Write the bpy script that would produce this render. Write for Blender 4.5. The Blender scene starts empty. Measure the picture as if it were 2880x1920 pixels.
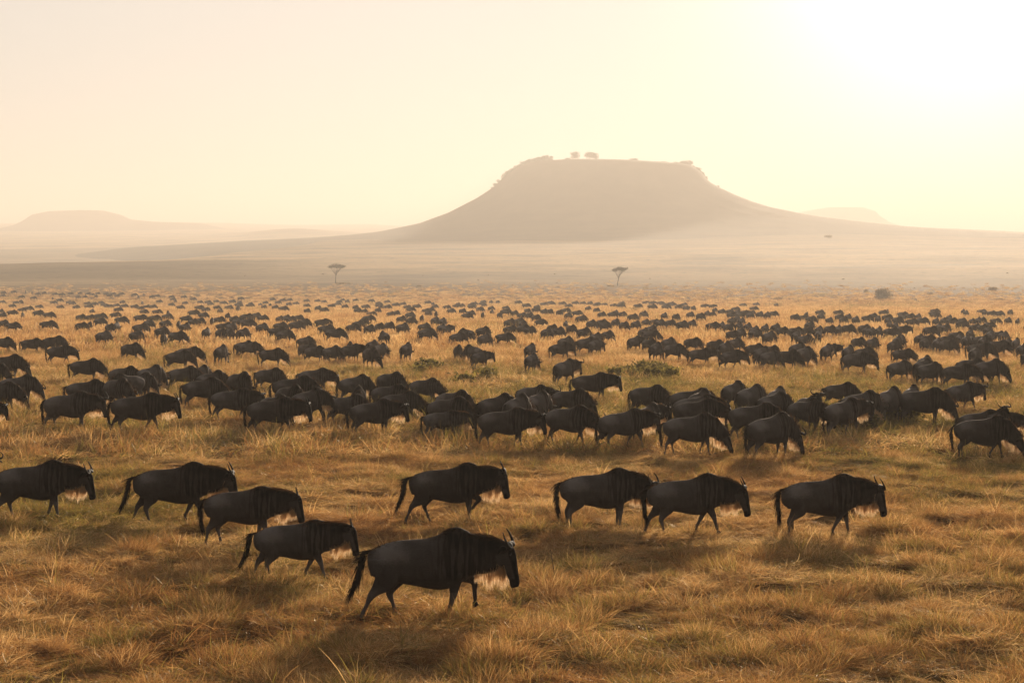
import bpy, bmesh, math, random
import numpy as np
from mathutils import Vector, Matrix
from mathutils.bvhtree import BVHTree

# ------------------------------------------------------------------ camera
SC = bpy.context.scene
COL = SC.collection
FPX = 5600.0                      # focal length in pixels of the 2880 px wide photograph
PITCH = math.atan(310.0 / FPX)    # the true horizon is at row 650
cam_d = bpy.data.cameras.new("camera")
cam_d.sensor_width = 36.0
cam_d.lens = 36.0 * FPX / 2880.0
cam_d.clip_start = 0.5
cam_d.clip_end = 60000.0
cam = bpy.data.objects.new("camera", cam_d)
COL.objects.link(cam)
cam.location = (0, 0, 0)
cam.rotation_euler = (math.pi / 2 - PITCH, 0, 0)
SC.camera = cam
SC.render.engine = 'CYCLES'
SC.render.resolution_x = 1024
SC.render.resolution_y = 682

# ------------------------------------------------------------------ sky, sun, exposure
SUN_EL = math.radians(SUN_EL_DEG := 8.8)
SUN_AZ = math.radians(13.0)       # to the right of +Y
world = bpy.data.worlds.new("World")
SC.world = world
world.use_nodes = True
wn = world.node_tree.nodes; wl = world.node_tree.links
wn.clear()
wo = wn.new("ShaderNodeOutputWorld"); wb = wn.new("ShaderNodeBackground")
sky = wn.new("ShaderNodeTexSky")
sky.sky_type = 'NISHITA'
sky.sun_disc = False
sky.sun_elevation = SUN_EL
sky.sun_rotation = SUN_AZ
sky.air_density = 1.0
sky.dust_density = 1.0
sky.ozone_density = 1.0
sky.altitude = 1500
wb.inputs[1].default_value = 0.10
tint = wn.new("ShaderNodeMix"); tint.data_type = 'RGBA'; tint.blend_type = 'MULTIPLY'; tint.inputs[0].default_value = 1.0
tint.inputs[7].default_value = (0.07, 0.062, 0.06, 1)
wl.new(sky.outputs[0], tint.inputs[6])
# dust-laden morning air over the whole sky, brighter towards the sun (forward scattering)
tco = wn.new("ShaderNodeTexCoord"); dot = wn.new("ShaderNodeVectorMath"); dot.operation = 'DOT_PRODUCT'
dot.inputs[1].default_value = (math.sin(SUN_AZ) * math.cos(SUN_EL), math.cos(SUN_AZ) * math.cos(SUN_EL), math.sin(SUN_EL))
wl.new(tco.outputs["Generated"], dot.inputs[0])
def wmath(op, a, b):
    q = wn.new("ShaderNodeMath"); q.operation = op
    for i_, v_ in enumerate((a, b)):
        if v_ is None: continue
        if isinstance(v_, (int, float)): q.inputs[i_].default_value = v_
        else: wl.new(v_, q.inputs[i_])
    return q.outputs[0]
half_ = wmath('ADD', wmath('MULTIPLY', dot.outputs["Value"], 0.5), 0.5)
fs = wmath('ADD', wmath('MULTIPLY', wmath('POWER', half_, 3.0), 0.75), 0.20)
veil = wn.new("ShaderNodeVectorMath"); veil.operation = 'SCALE'
veil.inputs[0].default_value = (4.32, 3.90, 3.50)
aure = wmath('MULTIPLY', wmath('POWER', half_, 520.0), 1.3)     # aureole round the low sun
wl.new(wmath('ADD', fs, aure), veil.inputs["Scale"])
addv = wn.new("ShaderNodeVectorMath"); addv.operation = 'ADD'
wl.new(tint.outputs[2], addv.inputs[0]); wl.new(veil.outputs[0], addv.inputs[1])
wl.new(addv.outputs[0], wb.inputs[0])
wl.new(wb.outputs[0], wo.inputs[0])

sun_d = bpy.data.lights.new("sun", 'SUN')
sun_d.energy = 4.2
sun_d.angle = math.radians(3.5)
sun_d.color = (1.0, 0.82, 0.62)
sun = bpy.data.objects.new("sun", sun_d)
COL.objects.link(sun)
sun_dir = Vector((math.sin(SUN_AZ) * math.cos(SUN_EL), math.cos(SUN_AZ) * math.cos(SUN_EL), math.sin(SUN_EL)))
sun.rotation_euler = sun_dir.to_track_quat('Z', 'Y').to_euler()
sun.location = (200, 500, 300)

vs = SC.view_settings
vs.view_transform = 'Standard'
vs.look = 'None'
vs.exposure = 1.0
vs.gamma = 1.0
vs.use_curve_mapping = False
cy = SC.cycles
cy.use_denoising = True
cy.max_bounces = 6
cy.diffuse_bounces = 2
cy.glossy_bounces = 2
cy.transmission_bounces = 3
cy.transparent_max_bounces = 8
cy.volume_bounces = 1
cy.sample_clamp_indirect = 4.0

# ------------------------------------------------------------------ helpers
def tag(o, label=None, cat=None, group=None, kind=None):
    if label: o["label"] = label
    if cat: o["category"] = cat
    if group: o["group"] = group
    if kind: o["kind"] = kind
    return o

def link(o, parent=None):
    COL.objects.link(o)
    if parent is not None: o.parent = parent
    return o

def mesh_np(name, verts, faces, mats=(), smooth=True, attrs=None):
    """verts (n,3); faces: list of index arrays (k,3) or (k,4) or python list"""
    me = bpy.data.meshes.new(name)
    verts = np.asarray(verts, dtype=np.float32)
    if isinstance(faces, np.ndarray):
        k = faces.shape[1]; nf = faces.shape[0]
        me.vertices.add(len(verts)); me.vertices.foreach_set("co", verts.ravel())
        me.loops.add(nf * k); me.loops.foreach_set("vertex_index", faces.astype(np.int32).ravel())
        me.polygons.add(nf)
        me.polygons.foreach_set("loop_start", np.arange(0, nf * k, k, dtype=np.int32))
        try: me.polygons.foreach_set("loop_total", np.full(nf, k, dtype=np.int32))
        except Exception: pass
        me.update(calc_edges=True)
    else:
        me.from_pydata([tuple(map(float, v)) for v in verts], [], [tuple(int(i) for i in f) for f in faces])
        me.update()
    me.validate()
    if smooth: me.polygons.foreach_set("use_smooth", np.ones(len(me.polygons), dtype=bool))
    for m in mats: me.materials.append(m)
    if attrs:
        for an, (ty, arr) in attrs.items():
            a = me.attributes.new(an, ty, 'POINT')
            if ty == 'FLOAT_COLOR':
                a.data.foreach_set("color", np.asarray(arr, dtype=np.float32).ravel())
            elif ty == 'FLOAT_VECTOR':
                a.data.foreach_set("vector", np.asarray(arr, dtype=np.float32).ravel())
            else:
                a.data.foreach_set("value", np.asarray(arr).ravel())
    return me

def new_mat(name):
    m = bpy.data.materials.new(name); m.use_nodes = True
    m.node_tree.nodes.clear()
    return m, m.node_tree.nodes, m.node_tree.links

def ramp(nodes, stops):
    r = nodes.new("ShaderNodeValToRGB")
    els = r.color_ramp.elements
    while len(els) < len(stops): els.new(0.5)
    for e, (p, c) in zip(els, stops):
        e.position = p; e.color = (c[0], c[1], c[2], 1)
    return r

# value noise for terrain
_rs = np.random.RandomState(7)
_G = _rs.rand(256, 256)
def vnoise(x, y):
    x = np.asarray(x, float); y = np.asarray(y, float)
    xi = np.floor(x).astype(int); yi = np.floor(y).astype(int)
    fx = x - xi; fy = y - yi
    fx = fx * fx * (3 - 2 * fx); fy = fy * fy * (3 - 2 * fy)
    a = _G[xi % 256, yi % 256]; b = _G[(xi + 1) % 256, yi % 256]
    c = _G[xi % 256, (yi + 1) % 256]; d = _G[(xi + 1) % 256, (yi + 1) % 256]
    return (a * (1 - fx) + b * fx) * (1 - fy) + (c * (1 - fx) + d * fx) * fy
def fbm(x, y, o=4):
    s = 0; w = 0.5; k = 1.0
    for _ in range(o):
        s = s + w * (vnoise(x * k + 13.7 * k, y * k + 5.1) - 0.5); w *= 0.5; k *= 2.03
    return s

def sstep(a, b, x):
    t = np.clip((x - a) / (b - a), 0, 1); return t * t * (3 - 2 * t)

# ------------------------------------------------------------------ terrain height
# far profile: for photo columns, the image row (true horizon = 650) that the ground has at each distance
_RR = np.array([500, 620, 860, 1200, 1500, 1900, 2250, 2700, 3300, 4500, 6000, 8000, 10000.])
_COLS = np.array([-1200, 0, 430, 640, 820, 900, 1040, 1440, 1690, 2160, 2300, 2520, 2880, 4200.])
_ROWS = np.array([
    [871, 853, 805, 742, 752, 742, 728, 708, 688, 662, 646, 632, 640],   # -1200
    [871, 853, 800, 740, 752, 742, 728, 708, 688, 662, 646, 630, 640],   # 0
    [871, 853, 798, 738, 733, 746, 726, 704, 684, 660, 642, 624, 640],   # 430
    [871, 853, 798, 738, 717, 712, 722, 700, 680, 658, 640, 627, 640],   # 640
    [871, 853, 798, 738, 713, 692, 700, 700, 678, 657, 642, 632, 640],   # 820
    [871, 853, 798, 738, 711, 688, 678, 688, 676, 657, 642, 632, 640],   # 900
    [871, 853, 798, 738, 711, 688, 674, 668, 672, 656, 640, 630, 640],   # 1040
    [871, 853, 798, 736, 709, 686, 672, 665, 668, 660, 655, 655, 655],   # 1440
    [871, 853, 798, 735, 708, 686, 671, 664, 664, 660, 655, 655, 655],   # 1690
    [871, 853, 798, 733, 706, 680, 656, 628, 634, 650, 655, 655, 655],   # 2160
    [871, 853, 798, 732, 705, 679, 654, 622, 622, 648, 655, 655, 655],   # 2300
    [871, 853, 798, 732, 705, 681, 661, 642, 637, 650, 655, 655, 655],   # 2520
    [871, 853, 798, 733, 707, 686, 671, 660, 653, 655, 657, 657, 657],   # 2880
    [871, 853, 800, 738, 712, 692, 678, 668, 660, 657, 657, 657, 657.]])
_LR = np.log(_RR)
def _rowfar(px, r):
    lr = np.clip(np.log(np.maximum(r, 1.0)), _LR[0], _LR[-1])
    px = np.clip(px, _COLS[0], _COLS[-1])
    i = np.clip(np.searchsorted(_COLS, px, side='right') - 1, 0, len(_COLS) - 2)
    j = np.clip(np.searchsorted(_LR, lr, side='right') - 1, 0, len(_LR) - 2)
    fx = (px - _COLS[i]) / (_COLS[i + 1] - _COLS[i])
    fr = (lr - _LR[j]) / (_LR[j + 1] - _LR[j])
    # catmull-rom along distance for smooth slopes
    def row(ii):
        p1 = _ROWS[ii, j]; p2 = _ROWS[ii, j + 1]
        p0 = _ROWS[ii, np.maximum(j - 1, 0)]; p3 = _ROWS[ii, np.minimum(j + 2, len(_LR) - 1)]
        m1 = (p2 - p0) * 0.5; m2 = (p3 - p1) * 0.5
        t = fr; t2 = t * t; t3 = t2 * t
        return (2*t3-3*t2+1)*p1 + (t3-2*t2+t)*m1 + (-2*t3+3*t2)*p2 + (t3-t2)*m2
    return row(i) * (1 - fx) + row(i + 1) * fx

def zground(x, y):
    x = np.asarray(x, float); y = np.asarray(y, float)
    r = np.sqrt(x * x + y * y)
    yy = np.where(y > 1e-3, y, 1e-3)
    px = 1440 + FPX * np.where(y > 0, x / yy, np.sign(x + 1e-9) * 10)
    near = -5.3 - 0.028 * r
    far = -(_rowfar(px, r) - 650.0) / FPX * r
    w = sstep(430, 640, r)
    z = near * (1 - w) + far * w
    # a low swelling far out on the left plain
    z = z + 14 * np.exp(-((px - 830) / 150.0) ** 2 - ((r - 4200) / 420.0) ** 2)
    # hummocks
    z = z + 0.13 * fbm(x / 9.0, y / 9.0, 3) * sstep(15, 30, r) + 0.50 * (fbm(x / 1.3 + 31, y / 1.3, 3)) * (1 - sstep(90, 200, r))
    z = z + 1.6 * fbm(x / 70.0 + 3, y / 70.0, 3) * sstep(600, 1100, r) * (1 - sstep(2600, 4000, r)) + 3.0 * fbm(x / 260.0, y / 260.0, 4) * sstep(1200, 2200, r)
    return z

def pix_ray(px, py):
    c = (px - 1440.0) / FPX; s = (960.0 - py) / FPX
    d = np.array([c, math.cos(PITCH) + s * math.sin(PITCH), -math.sin(PITCH) + s * math.cos(PITCH)])
    return d / np.linalg.norm(d)

def on_ground(px, py, rmax=9000):
    d = pix_ray(px, py); t = 10.0
    ts = np.geomspace(10, rmax, 4000)
    h = d[2] * ts - zground(d[0] * ts, d[1] * ts)
    k = np.argmax(h < 0)
    if h[k] >= 0: return None
    lo, hi = ts[k - 1], ts[k]
    for _ in range(30):
        m = 0.5 * (lo + hi)
        if d[2] * m < float(zground(d[0] * m, d[1] * m)): hi = m
        else: lo = m
    return Vector((d[0] * hi, d[1] * hi, float(zground(d[0] * hi, d[1] * hi))))
# ------------------------------------------------------------------ ground
def ground_material():
    m, n, l = new_mat("savanna_ground")
    out = n.new("ShaderNodeOutputMaterial"); bs = n.new("ShaderNodeBsdfPrincipled")
    geo = n.new("ShaderNodeNewGeometry")
    def noise(scale, det=4, rough=0.6, vec=None):
        t = n.new("ShaderNodeTexNoise"); t.inputs["Scale"].default_value = scale
        t.inputs["Detail"].default_value = det; t.inputs["Roughness"].default_value = rough
        l.new(vec if vec is not None else geo.outputs["Position"], t.inputs["Vector"]); return t
    big = noise(0.012, 5, 0.62); mid = noise(0.09, 5, 0.65); fine = noise(1.7, 5, 0.7)
    r1 = ramp(n, [(0.30, (0.045, 0.032, 0.016)), (0.48, (0.095, 0.058, 0.026)), (0.70, (0.17, 0.10, 0.042))])
    mx = n.new("ShaderNodeMath"); mx.operation = 'ADD'; mx.use_clamp = True
    mm = n.new("ShaderNodeMath"); mm.operation = 'MULTIPLY_ADD'; mm.inputs[1].default_value = 0.55; mm.inputs[2].default_value = 0.0
    l.new(mid.outputs[0], mm.inputs[0]); 
    mf = n.new("ShaderNodeMath"); mf.operation = 'MULTIPLY_ADD'; mf.inputs[1].default_value = 0.45
    l.new(fine.outputs[0], mf.inputs[0]); l.new(mm.outputs[0], mf.inputs[2])
    l.new(mf.outputs[0], r1.inputs[0])
    # greener short grass and darker scrub beyond the herd, plus the mesa's painted shade
    r2 = ramp(n, [(0.34, (0.16, 0.110, 0.056)), (0.46, (0.34, 0.225, 0.105)), (0.60, (0.50, 0.33, 0.155))])
    l.new(big.outputs[0], r2.inputs[0])
    at = n.new("ShaderNodeAttribute"); at.attribute_name = "zone"
    sep = n.new("ShaderNodeSeparateColor"); l.new(at.outputs["Color"], sep.inputs[0])
    mix = n.new("ShaderNodeMix"); mix.data_type = 'RGBA'
    l.new(sep.outputs[0], mix.inputs[0]); l.new(r1.outputs[0], mix.inputs[6]); l.new(r2.outputs[0], mix.inputs[7])
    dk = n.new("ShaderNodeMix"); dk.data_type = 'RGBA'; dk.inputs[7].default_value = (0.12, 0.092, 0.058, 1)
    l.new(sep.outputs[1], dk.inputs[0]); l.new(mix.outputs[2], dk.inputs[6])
    # small dark scrub specks
    sp = noise(0.16, 3, 0.55)
    spr = ramp(n, [(0.60, (0, 0, 0)), (0.66, (1, 1, 1))])
    l.new(sp.outputs[0], spr.inputs[0])
    spm = n.new("ShaderNodeMath"); spm.operation = 'MULTIPLY'; l.new(spr.outputs[0], spm.inputs[0]); l.new(sep.outputs[0], spm.inputs[1])
    spk = n.new("ShaderNodeMath"); spk.operation = 'MULTIPLY'; spk.inputs[1].default_value = 0.8; l.new(spm.outputs[0], spk.inputs[0])
    d2 = n.new("ShaderNodeMix"); d2.data_type = 'RGBA'; d2.inputs[7].default_value = (0.05, 0.05, 0.03, 1)
    l.new(spk.outputs[0], d2.inputs[0]); l.new(dk.outputs[2], d2.inputs[6])
    l.new(d2.outputs[2], bs.inputs["Base Color"])
    bs.inputs["Roughness"].default_value = 0.95
    # dry grass beyond the tufts glows a little when looked at against the light
    inv = n.new("ShaderNodeMath"); inv.operation = 'SUBTRACT'; inv.inputs[0].default_value = 1.0; l.new(sep.outputs[1], inv.inputs[1])
    sp1 = n.new("ShaderNodeMath"); sp1.operation = 'MULTIPLY'; l.new(inv.outputs[0], sp1.inputs[0]); l.new(sep.outputs[0], sp1.inputs[1])
    sp2 = n.new("ShaderNodeMath"); sp2.operation = 'MULTIPLY'; sp2.inputs[1].default_value = 0.036; l.new(sp1.outputs[0], sp2.inputs[0])
    l.new(sp2.outputs[0], bs.inputs["Specular IOR Level"]); bs.inputs["Specular Tint"].default_value = (1.0, 0.82, 0.60, 1)
    bmp = n.new("ShaderNodeBump"); bmp.inputs["Strength"].default_value = 0.6; bmp.inputs["Distance"].default_value = 0.15
    l.new(fine.outputs[0], bmp.inputs["Height"]); l.new(bmp.outputs[0], bs.inputs["Normal"])
    l.new(bs.outputs[0], out.inputs[0])
    return m

def build_ground():
    rs = np.concatenate([np.linspace(1.5, 20, 10, endpoint=False), np.geomspace(20, 120, 250, endpoint=False), np.geomspace(120, 12000, 260)])
    half = math.radians(24)
    az = np.concatenate([np.linspace(-math.pi, -half, 50, endpoint=False), np.linspace(-half, half, 400, endpoint=False), np.linspace(half, math.pi, 50)])
    A, R = np.meshgrid(az, rs)
    X = R * np.sin(A); Y = R * np.cos(A)
    Z = zground(X, Y)
    Z = Z - 15 * sstep(9000, 12000, R)
    nr, na = R.shape
    V = np.stack([X, Y, Z], -1).reshape(-1, 3)
    idx = np.arange(nr * na).reshape(nr, na)
    F = np.stack([idx[:-1, :-1], idx[:-1, 1:], idx[1:, 1:], idx[1:, :-1]], -1).reshape(-1, 4)
    Rf = R.ravel(); Xf = X.ravel(); Yf = Y.ravel()
    PX = 1440 + FPX * Xf / np.maximum(Yf, 1)
    zone = sstep(650, 1150, Rf + 90 * fbm(Xf / 120, Yf / 40, 3))
    # darker scrub belt on the left rise, 900-1200 m out
    dark = 0.75 * sstep(900, 960, Rf + 60 * fbm(Xf / 90, Yf / 90, 3)) * (1 - sstep(1230, 1300, Rf)) * (1 - sstep(450, 1250, PX)) * (Yf > 0)
    dark = np.maximum(dark, 0.6 * sstep(3700, 3900, Rf) * (1 - sstep(4500, 4700, Rf)) * np.exp(-((PX - 830) / 190) ** 2) * (Yf > 0))
    # mesa's shade painted onto its skirts as darker, scrub-coloured ground
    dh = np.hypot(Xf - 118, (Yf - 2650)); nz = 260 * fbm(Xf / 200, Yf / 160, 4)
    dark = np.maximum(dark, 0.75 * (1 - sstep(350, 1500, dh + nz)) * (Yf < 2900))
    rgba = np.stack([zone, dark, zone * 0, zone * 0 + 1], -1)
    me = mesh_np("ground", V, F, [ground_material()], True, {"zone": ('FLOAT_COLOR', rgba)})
    g = link(bpy.data.objects.new("ground", me)); tag(g, kind="structure")
    return g
ground = build_ground()

# ------------------------------------------------------------------ hills
def scrub_material(name, c0, c1, scale):
    m, n, l = new_mat(name)
    out = n.new("ShaderNodeOutputMaterial"); bs = n.new("ShaderNodeBsdfPrincipled")
    geo = n.new("ShaderNodeNewGeometry")
    t = n.new("ShaderNodeTexNoise"); t.inputs["Scale"].default_value = scale; t.inputs["Detail"].default_value = 6; t.inputs["Roughness"].default_value = 0.65
    l.new(geo.outputs["Position"], t.inputs["Vector"])
    r = ramp(n, [(0.35, c0), (0.65, c1)])
    l.new(t.outputs[0], r.inputs[0]); l.new(r.outputs[0], bs.inputs["Base Color"])
    bs.inputs["Roughness"].default_value = 0.95; bs.inputs["Specular IOR Level"].default_value = 0.018
    bmp = n.new("ShaderNodeBump"); bmp.inputs["Strength"].default_value = 0.5; bmp.inputs["Distance"].default_value = 2.0
    l.new(t.outputs[0], bmp.inputs["Height"]); l.new(bmp.outputs[0], bs.inputs["Normal"])
    l.new(bs.outputs[0], out.inputs[0])
    return m
hill_mat = scrub_material("hill_scrub", (0.045, 0.036, 0.022), (0.10, 0.072, 0.038), 0.02)

def build_hill(name, px0, D, left, right, depth_k=1.0, seed=0, mat=hill_mat, rough=1.0):
    """left/right: lists (pixel offset from px0, row) of the outline; a body of revolution blended between the two sides"""
    k = D / FPX
    cx = (px0 - 1440) * k; cyy = D
    lx = np.array([p for p, _ in left]) * k; lz = -(np.array([r for _, r in left]) - 650.0) * k
    rx = np.array([p for p, _ in right]) * k; rz = -(np.array([r for _, r in right]) - 650.0) * k
    nth = 260 if D < 3000 else 160; nr = 130 if D < 3000 else 70
    th = np.linspace(0, 2 * math.pi, nth, endpoint=False)
    RM = max(lx[-1], rx[-1])
    V = []; 
    s = np.linspace(0, 1, nr) ** 1.3
    S, T = np.meshgrid(s, th, indexing='ij')
    w = 0.5 + 0.5 * np.sin(T)          # 1 = right side
    rmax = lx[-1] * (1 - w) + rx[-1] * w
    R = S * rmax
    zl = np.interp(S * lx[-1], lx, lz); zr = np.interp(S * rx[-1], rx, rz)
    Z = zl * (1 - w) + zr * w
    X = cx + R * np.sin(T); Y = cyy - R * np.cos(T) * depth_k
    gul = fbm(T * 7 + seed, S * 2.2, 3)
    Z = Z + rough * (np.clip(S * 6 - 0.8, 0, 1) * np.clip(1 - 1.6 * S, 0, 1) * (16 * gul) + 2.0 * fbm(X / 30 + seed, Y / 30, 4) * (1 - S))
    idx = np.arange(nr * nth).reshape(nr, nth)
    idn = np.roll(idx, -1, axis=1)
    F = np.stack([idx[:-1], idx[1:], idn[1:], idn[:-1]], -1).reshape(-1, 4)
    me = mesh_np(name, np.stack([X, Y, Z], -1).reshape(-1, 3), F, [mat])
    o = link(bpy.data.objects.new(name, me)); tag(o, kind="structure")
    def height(x, y):
        dx = x - cx; dy = (y - cyy) / depth_k
        r_ = math.hypot(dx, dy); ww = 0.5 + 0.5 * dx / max(r_, 1e-6)
        rm = lx[-1] * (1 - ww) + rx[-1] * ww; ss = min(r_ / rm, 1)
        return float(np.interp(ss * lx[-1], lx, lz) * (1 - ww) + np.interp(ss * rx[-1], rx, rz) * ww)
    return o, (cx, cyy, k, height)

hill, HILL = build_hill("hill", 1690, 2650,
    [(0, 452), (110, 451), (195, 457), (232, 470), (262, 492), (282, 512), (310, 533), (350, 559), (430, 600), (510, 629), (560, 640), (620, 652), (700, 661), (800, 668), (1000, 677), (1300, 694), (1500, 720)],
    [(0, 452), (110, 455), (200, 461), (250, 466), (280, 486), (300, 512), (330, 529), (370, 548), (420, 568), (470, 584), (560, 603), (610, 611), (700, 622), (830, 636), (1030, 651), (1200, 660), (1450, 700)], seed=3, depth_k=1.15, rough=0.3)
mesa_l, MESA_L = build_hill("distant_hill", 235, 5600,
    [(0, 591), (90, 594), (140, 604), (165, 622), (190, 634), (260, 650), (330, 670)],
    [(0, 591), (60, 593), (110, 606), (135, 618), (200, 624), (330, 628), (480, 660)], depth_k=0.9, seed=9, rough=0.5)
mesa_r, MESA_R = build_hill("distant_hill", 2375, 6500,
    [(0, 583), (50, 584), (100, 592), (140, 600), (190, 620), (260, 660)],
    [(0, 583), (50, 584), (85, 595), (95, 607), (125, 626), (170, 640), (260, 670)], depth_k=0.9, seed=15, rough=0.5)

# ------------------------------------------------------------------ haze
def build_haze(dens=0.00034, zlo=-80.0, zhi=115.0):
    x0, x1, y0, y1 = -6500, 6500, -1200, 12500
    V = [(x, y, z) for z in (zlo, zhi) for y in (y0, y1) for x in (x0, x1)]
    F = [(0, 2, 3, 1), (4, 5, 7, 6), (0, 1, 5, 4), (1, 3, 7, 5), (3, 2, 6, 7), (2, 0, 4, 6)]
    m, n, l = new_mat("haze_air")
    out = n.new("ShaderNodeOutputMaterial"); pv = n.new("ShaderNodeVolumePrincipled")
    pv.inputs["Color"].default_value = (0.67, 0.632, 0.59, 1)
    pv.inputs["Density"].default_value = dens
    pv.inputs["Anisotropy"].default_value = 0.32
    l.new(pv.outputs[0], out.inputs["Volume"])
    me = mesh_np("haze", V, F, [m], smooth=False)
    return tag(link(bpy.data.objects.new("haze", me)), kind="stuff")
haze = build_haze()
# ------------------------------------------------------------------ wildebeest materials
def coat_material():
    m, n, l = new_mat("wildebeest_coat")
    out = n.new("ShaderNodeOutputMaterial"); bs = n.new("ShaderNodeBsdfPrincipled")
    at = n.new("ShaderNodeAttribute"); at.attribute_name = "tone"
    tc = n.new("ShaderNodeTexCoord")
    sep = n.new("ShaderNodeSeparateColor"); l.new(at.outputs["Color"], sep.inputs[0])
    # vertical brindle stripes on neck and shoulder
    mp = n.new("ShaderNodeMapping"); mp.inputs["Scale"].default_value = (1.0, 0.3, 0.10)
    l.new(tc.outputs["Object"], mp.inputs[0])
    st = n.new("ShaderNodeTexNoise"); st.inputs["Scale"].default_value = 17; st.inputs["Detail"].default_value = 2
    l.new(mp.outputs[0], st.inputs["Vector"])
    sr = ramp(n, [(0.44, (0, 0, 0)), (0.56, (1, 1, 1))]); l.new(st.outputs[0], sr.inputs[0])
    sm = n.new("ShaderNodeMath"); sm.operation = 'MULTIPLY'; l.new(sr.outputs[0], sm.inputs[0]); l.new(sep.outputs[1], sm.inputs[1])
    # coat hair grain
    mg = n.new("ShaderNodeMapping"); mg.inputs["Scale"].default_value = (0.35, 1, 1); l.new(tc.outputs["Object"], mg.inputs[0])
    gr = n.new("ShaderNodeTexNoise"); gr.inputs["Scale"].default_value = 60; gr.inputs["Detail"].default_value = 4; gr.inputs["Roughness"].default_value = 0.7
    l.new(mg.outputs[0], gr.inputs["Vector"])
    pa = n.new("ShaderNodeTexNoise"); pa.inputs["Scale"].default_value = 4.0; pa.inputs["Detail"].default_value = 3
    l.new(tc.outputs["Object"], pa.inputs["Vector"])
    cr = ramp(n, [(0.0, (0.003, 0.0025, 0.0022)), (0.28, (0.0095, 0.0072, 0.0058)), (0.52, (0.030, 0.0225, 0.0185)), (0.78, (0.072, 0.063, 0.059)), (1.0, (0.155, 0.142, 0.136))])
    s1 = n.new("ShaderNodeMath"); s1.operation = 'MULTIPLY_ADD'; s1.inputs[1].default_value = -0.44
    l.new(sm.outputs[0], s1.inputs[0]); l.new(sep.outputs[0], s1.inputs[2])
    s2 = n.new("ShaderNodeMath"); s2.operation = 'MULTIPLY_ADD'; s2.inputs[1].default_value = 0.30
    l.new(gr.outputs[0], s2.inputs[0]); l.new(s1.outputs[0], s2.inputs[2])
    s3 = n.new("ShaderNodeMath"); s3.operation = 'MULTIPLY_ADD'; s3.inputs[1].default_value = 0.35
    l.new(pa.outputs[0], s3.inputs[0]); l.new(s2.outputs[0], s3.inputs[2])
    oi = n.new("ShaderNodeObjectInfo")
    s4 = n.new("ShaderNodeMath"); s4.operation = 'MULTIPLY_ADD'; s4.inputs[1].default_value = 0.20
    l.new(oi.outputs["Random"], s4.inputs[0]); l.new(s3.outputs[0], s4.inputs[2])
    s5 = n.new("ShaderNodeMath"); s5.operation = 'SUBTRACT'; s5.inputs[1].default_value = 0.42; l.new(s4.outputs[0], s5.inputs[0])
    l.new(s5.outputs[0], cr.inputs[0])
    l.new(cr.outputs[0], bs.inputs["Base Color"])
    bs.inputs["Roughness"].default_value = 0.88
    bs.inputs["Specular IOR Level"].default_value = 0.10
    bs.inputs["Sheen Weight"].default_value = 0.10
    bs.inputs["Sheen Roughness"].default_value = 0.35
    bs.inputs["Sheen Tint"].default_value = (0.9, 0.6, 0.4, 1)
    bm_ = n.new("ShaderNodeBump"); bm_.inputs["Strength"].default_value = 0.5; bm_.inputs["Distance"].default_value = 0.01
    l.new(gr.outputs[0], bm_.inputs["Height"]); l.new(bm_.outputs[0], bs.inputs["Normal"])
    l.new(bs.outputs[0], out.inputs[0])
    return m
def hair_material(name, c, tr, c2=None, tw=0.5):
    m, n, l = new_mat(name)
    out = n.new("ShaderNodeOutputMaterial")
    d = n.new("ShaderNodeBsdfDiffuse"); t = n.new("ShaderNodeBsdfTranslucent"); mx = n.new("ShaderNodeMixShader")
    d.inputs[0].default_value = (*c, 1); t.inputs[0].default_value = (*(c2 or c), 1); mx.inputs[0].default_value = tw
    g = n.new("ShaderNodeBsdfGlossy"); g.inputs["Roughness"].default_value = 0.45; g.inputs[0].default_value = (*tr, 1)
    m2 = n.new("ShaderNodeMixShader"); m2.inputs[0].default_value = 0.08
    l.new(d.outputs[0], mx.inputs[1]); l.new(t.outputs[0], mx.inputs[2])
    l.new(mx.outputs[0], m2.inputs[1]); l.new(g.outputs[0], m2.inputs[2]); l.new(m2.outputs[0], out.inputs[0])
    return m
def plain_material(name, c, rough=0.5, spec=0.4):
    m, n, l = new_mat(name)
    out = n.new("ShaderNodeOutputMaterial"); bs = n.new("ShaderNodeBsdfPrincipled")
    t = n.new("ShaderNodeTexNoise"); t.inputs["Scale"].default_value = 22; t.inputs["Detail"].default_value = 3
    tc = n.new("ShaderNodeTexCoord"); l.new(tc.outputs["Object"], t.inputs["Vector"])
    r = ramp(n, [(0.3, tuple(v * 0.6 for v in c)), (0.7, tuple(v * 1.3 for v in c))]); l.new(t.outputs[0], r.inputs[0])
    l.new(r.outputs[0], bs.inputs["Base Color"]); bs.inputs["Roughness"].default_value = rough; bs.inputs["Specular IOR Level"].default_value = spec
    l.new(bs.outputs[0], out.inputs[0]); return m
M_COAT = coat_material()
M_BEARD = hair_material("pale_beard_hair", (0.50, 0.37, 0.24), (0.8, 0.7, 0.5), (0.98, 0.72, 0.44), 0.65)
M_MANE = hair_material("dark_mane_hair", (0.012, 0.009, 0.007), (0.3, 0.22, 0.16), (0.06, 0.028, 0.012), 0.45)
M_RUSTMANE = hair_material("rusty_mane_hair", (0.03, 0.017, 0.010), (0.4, 0.28, 0.18), (0.14, 0.06, 0.022), 0.5)
M_TAIL = hair_material("black_tail_hair", (0.006, 0.005, 0.005), (0.25, 0.2, 0.16), (0.02, 0.012, 0.008), 0.3)
M_HORN = plain_material("dark_horn", (0.022, 0.018, 0.015), 0.75, 0.12)
M_EYE = plain_material("eye_black", (0.004, 0.003, 0.003), 0.12, 0.6)
M_HOOF = plain_material("dark_hoof", (0.02, 0.017, 0.014), 0.9, 0.05)
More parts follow.
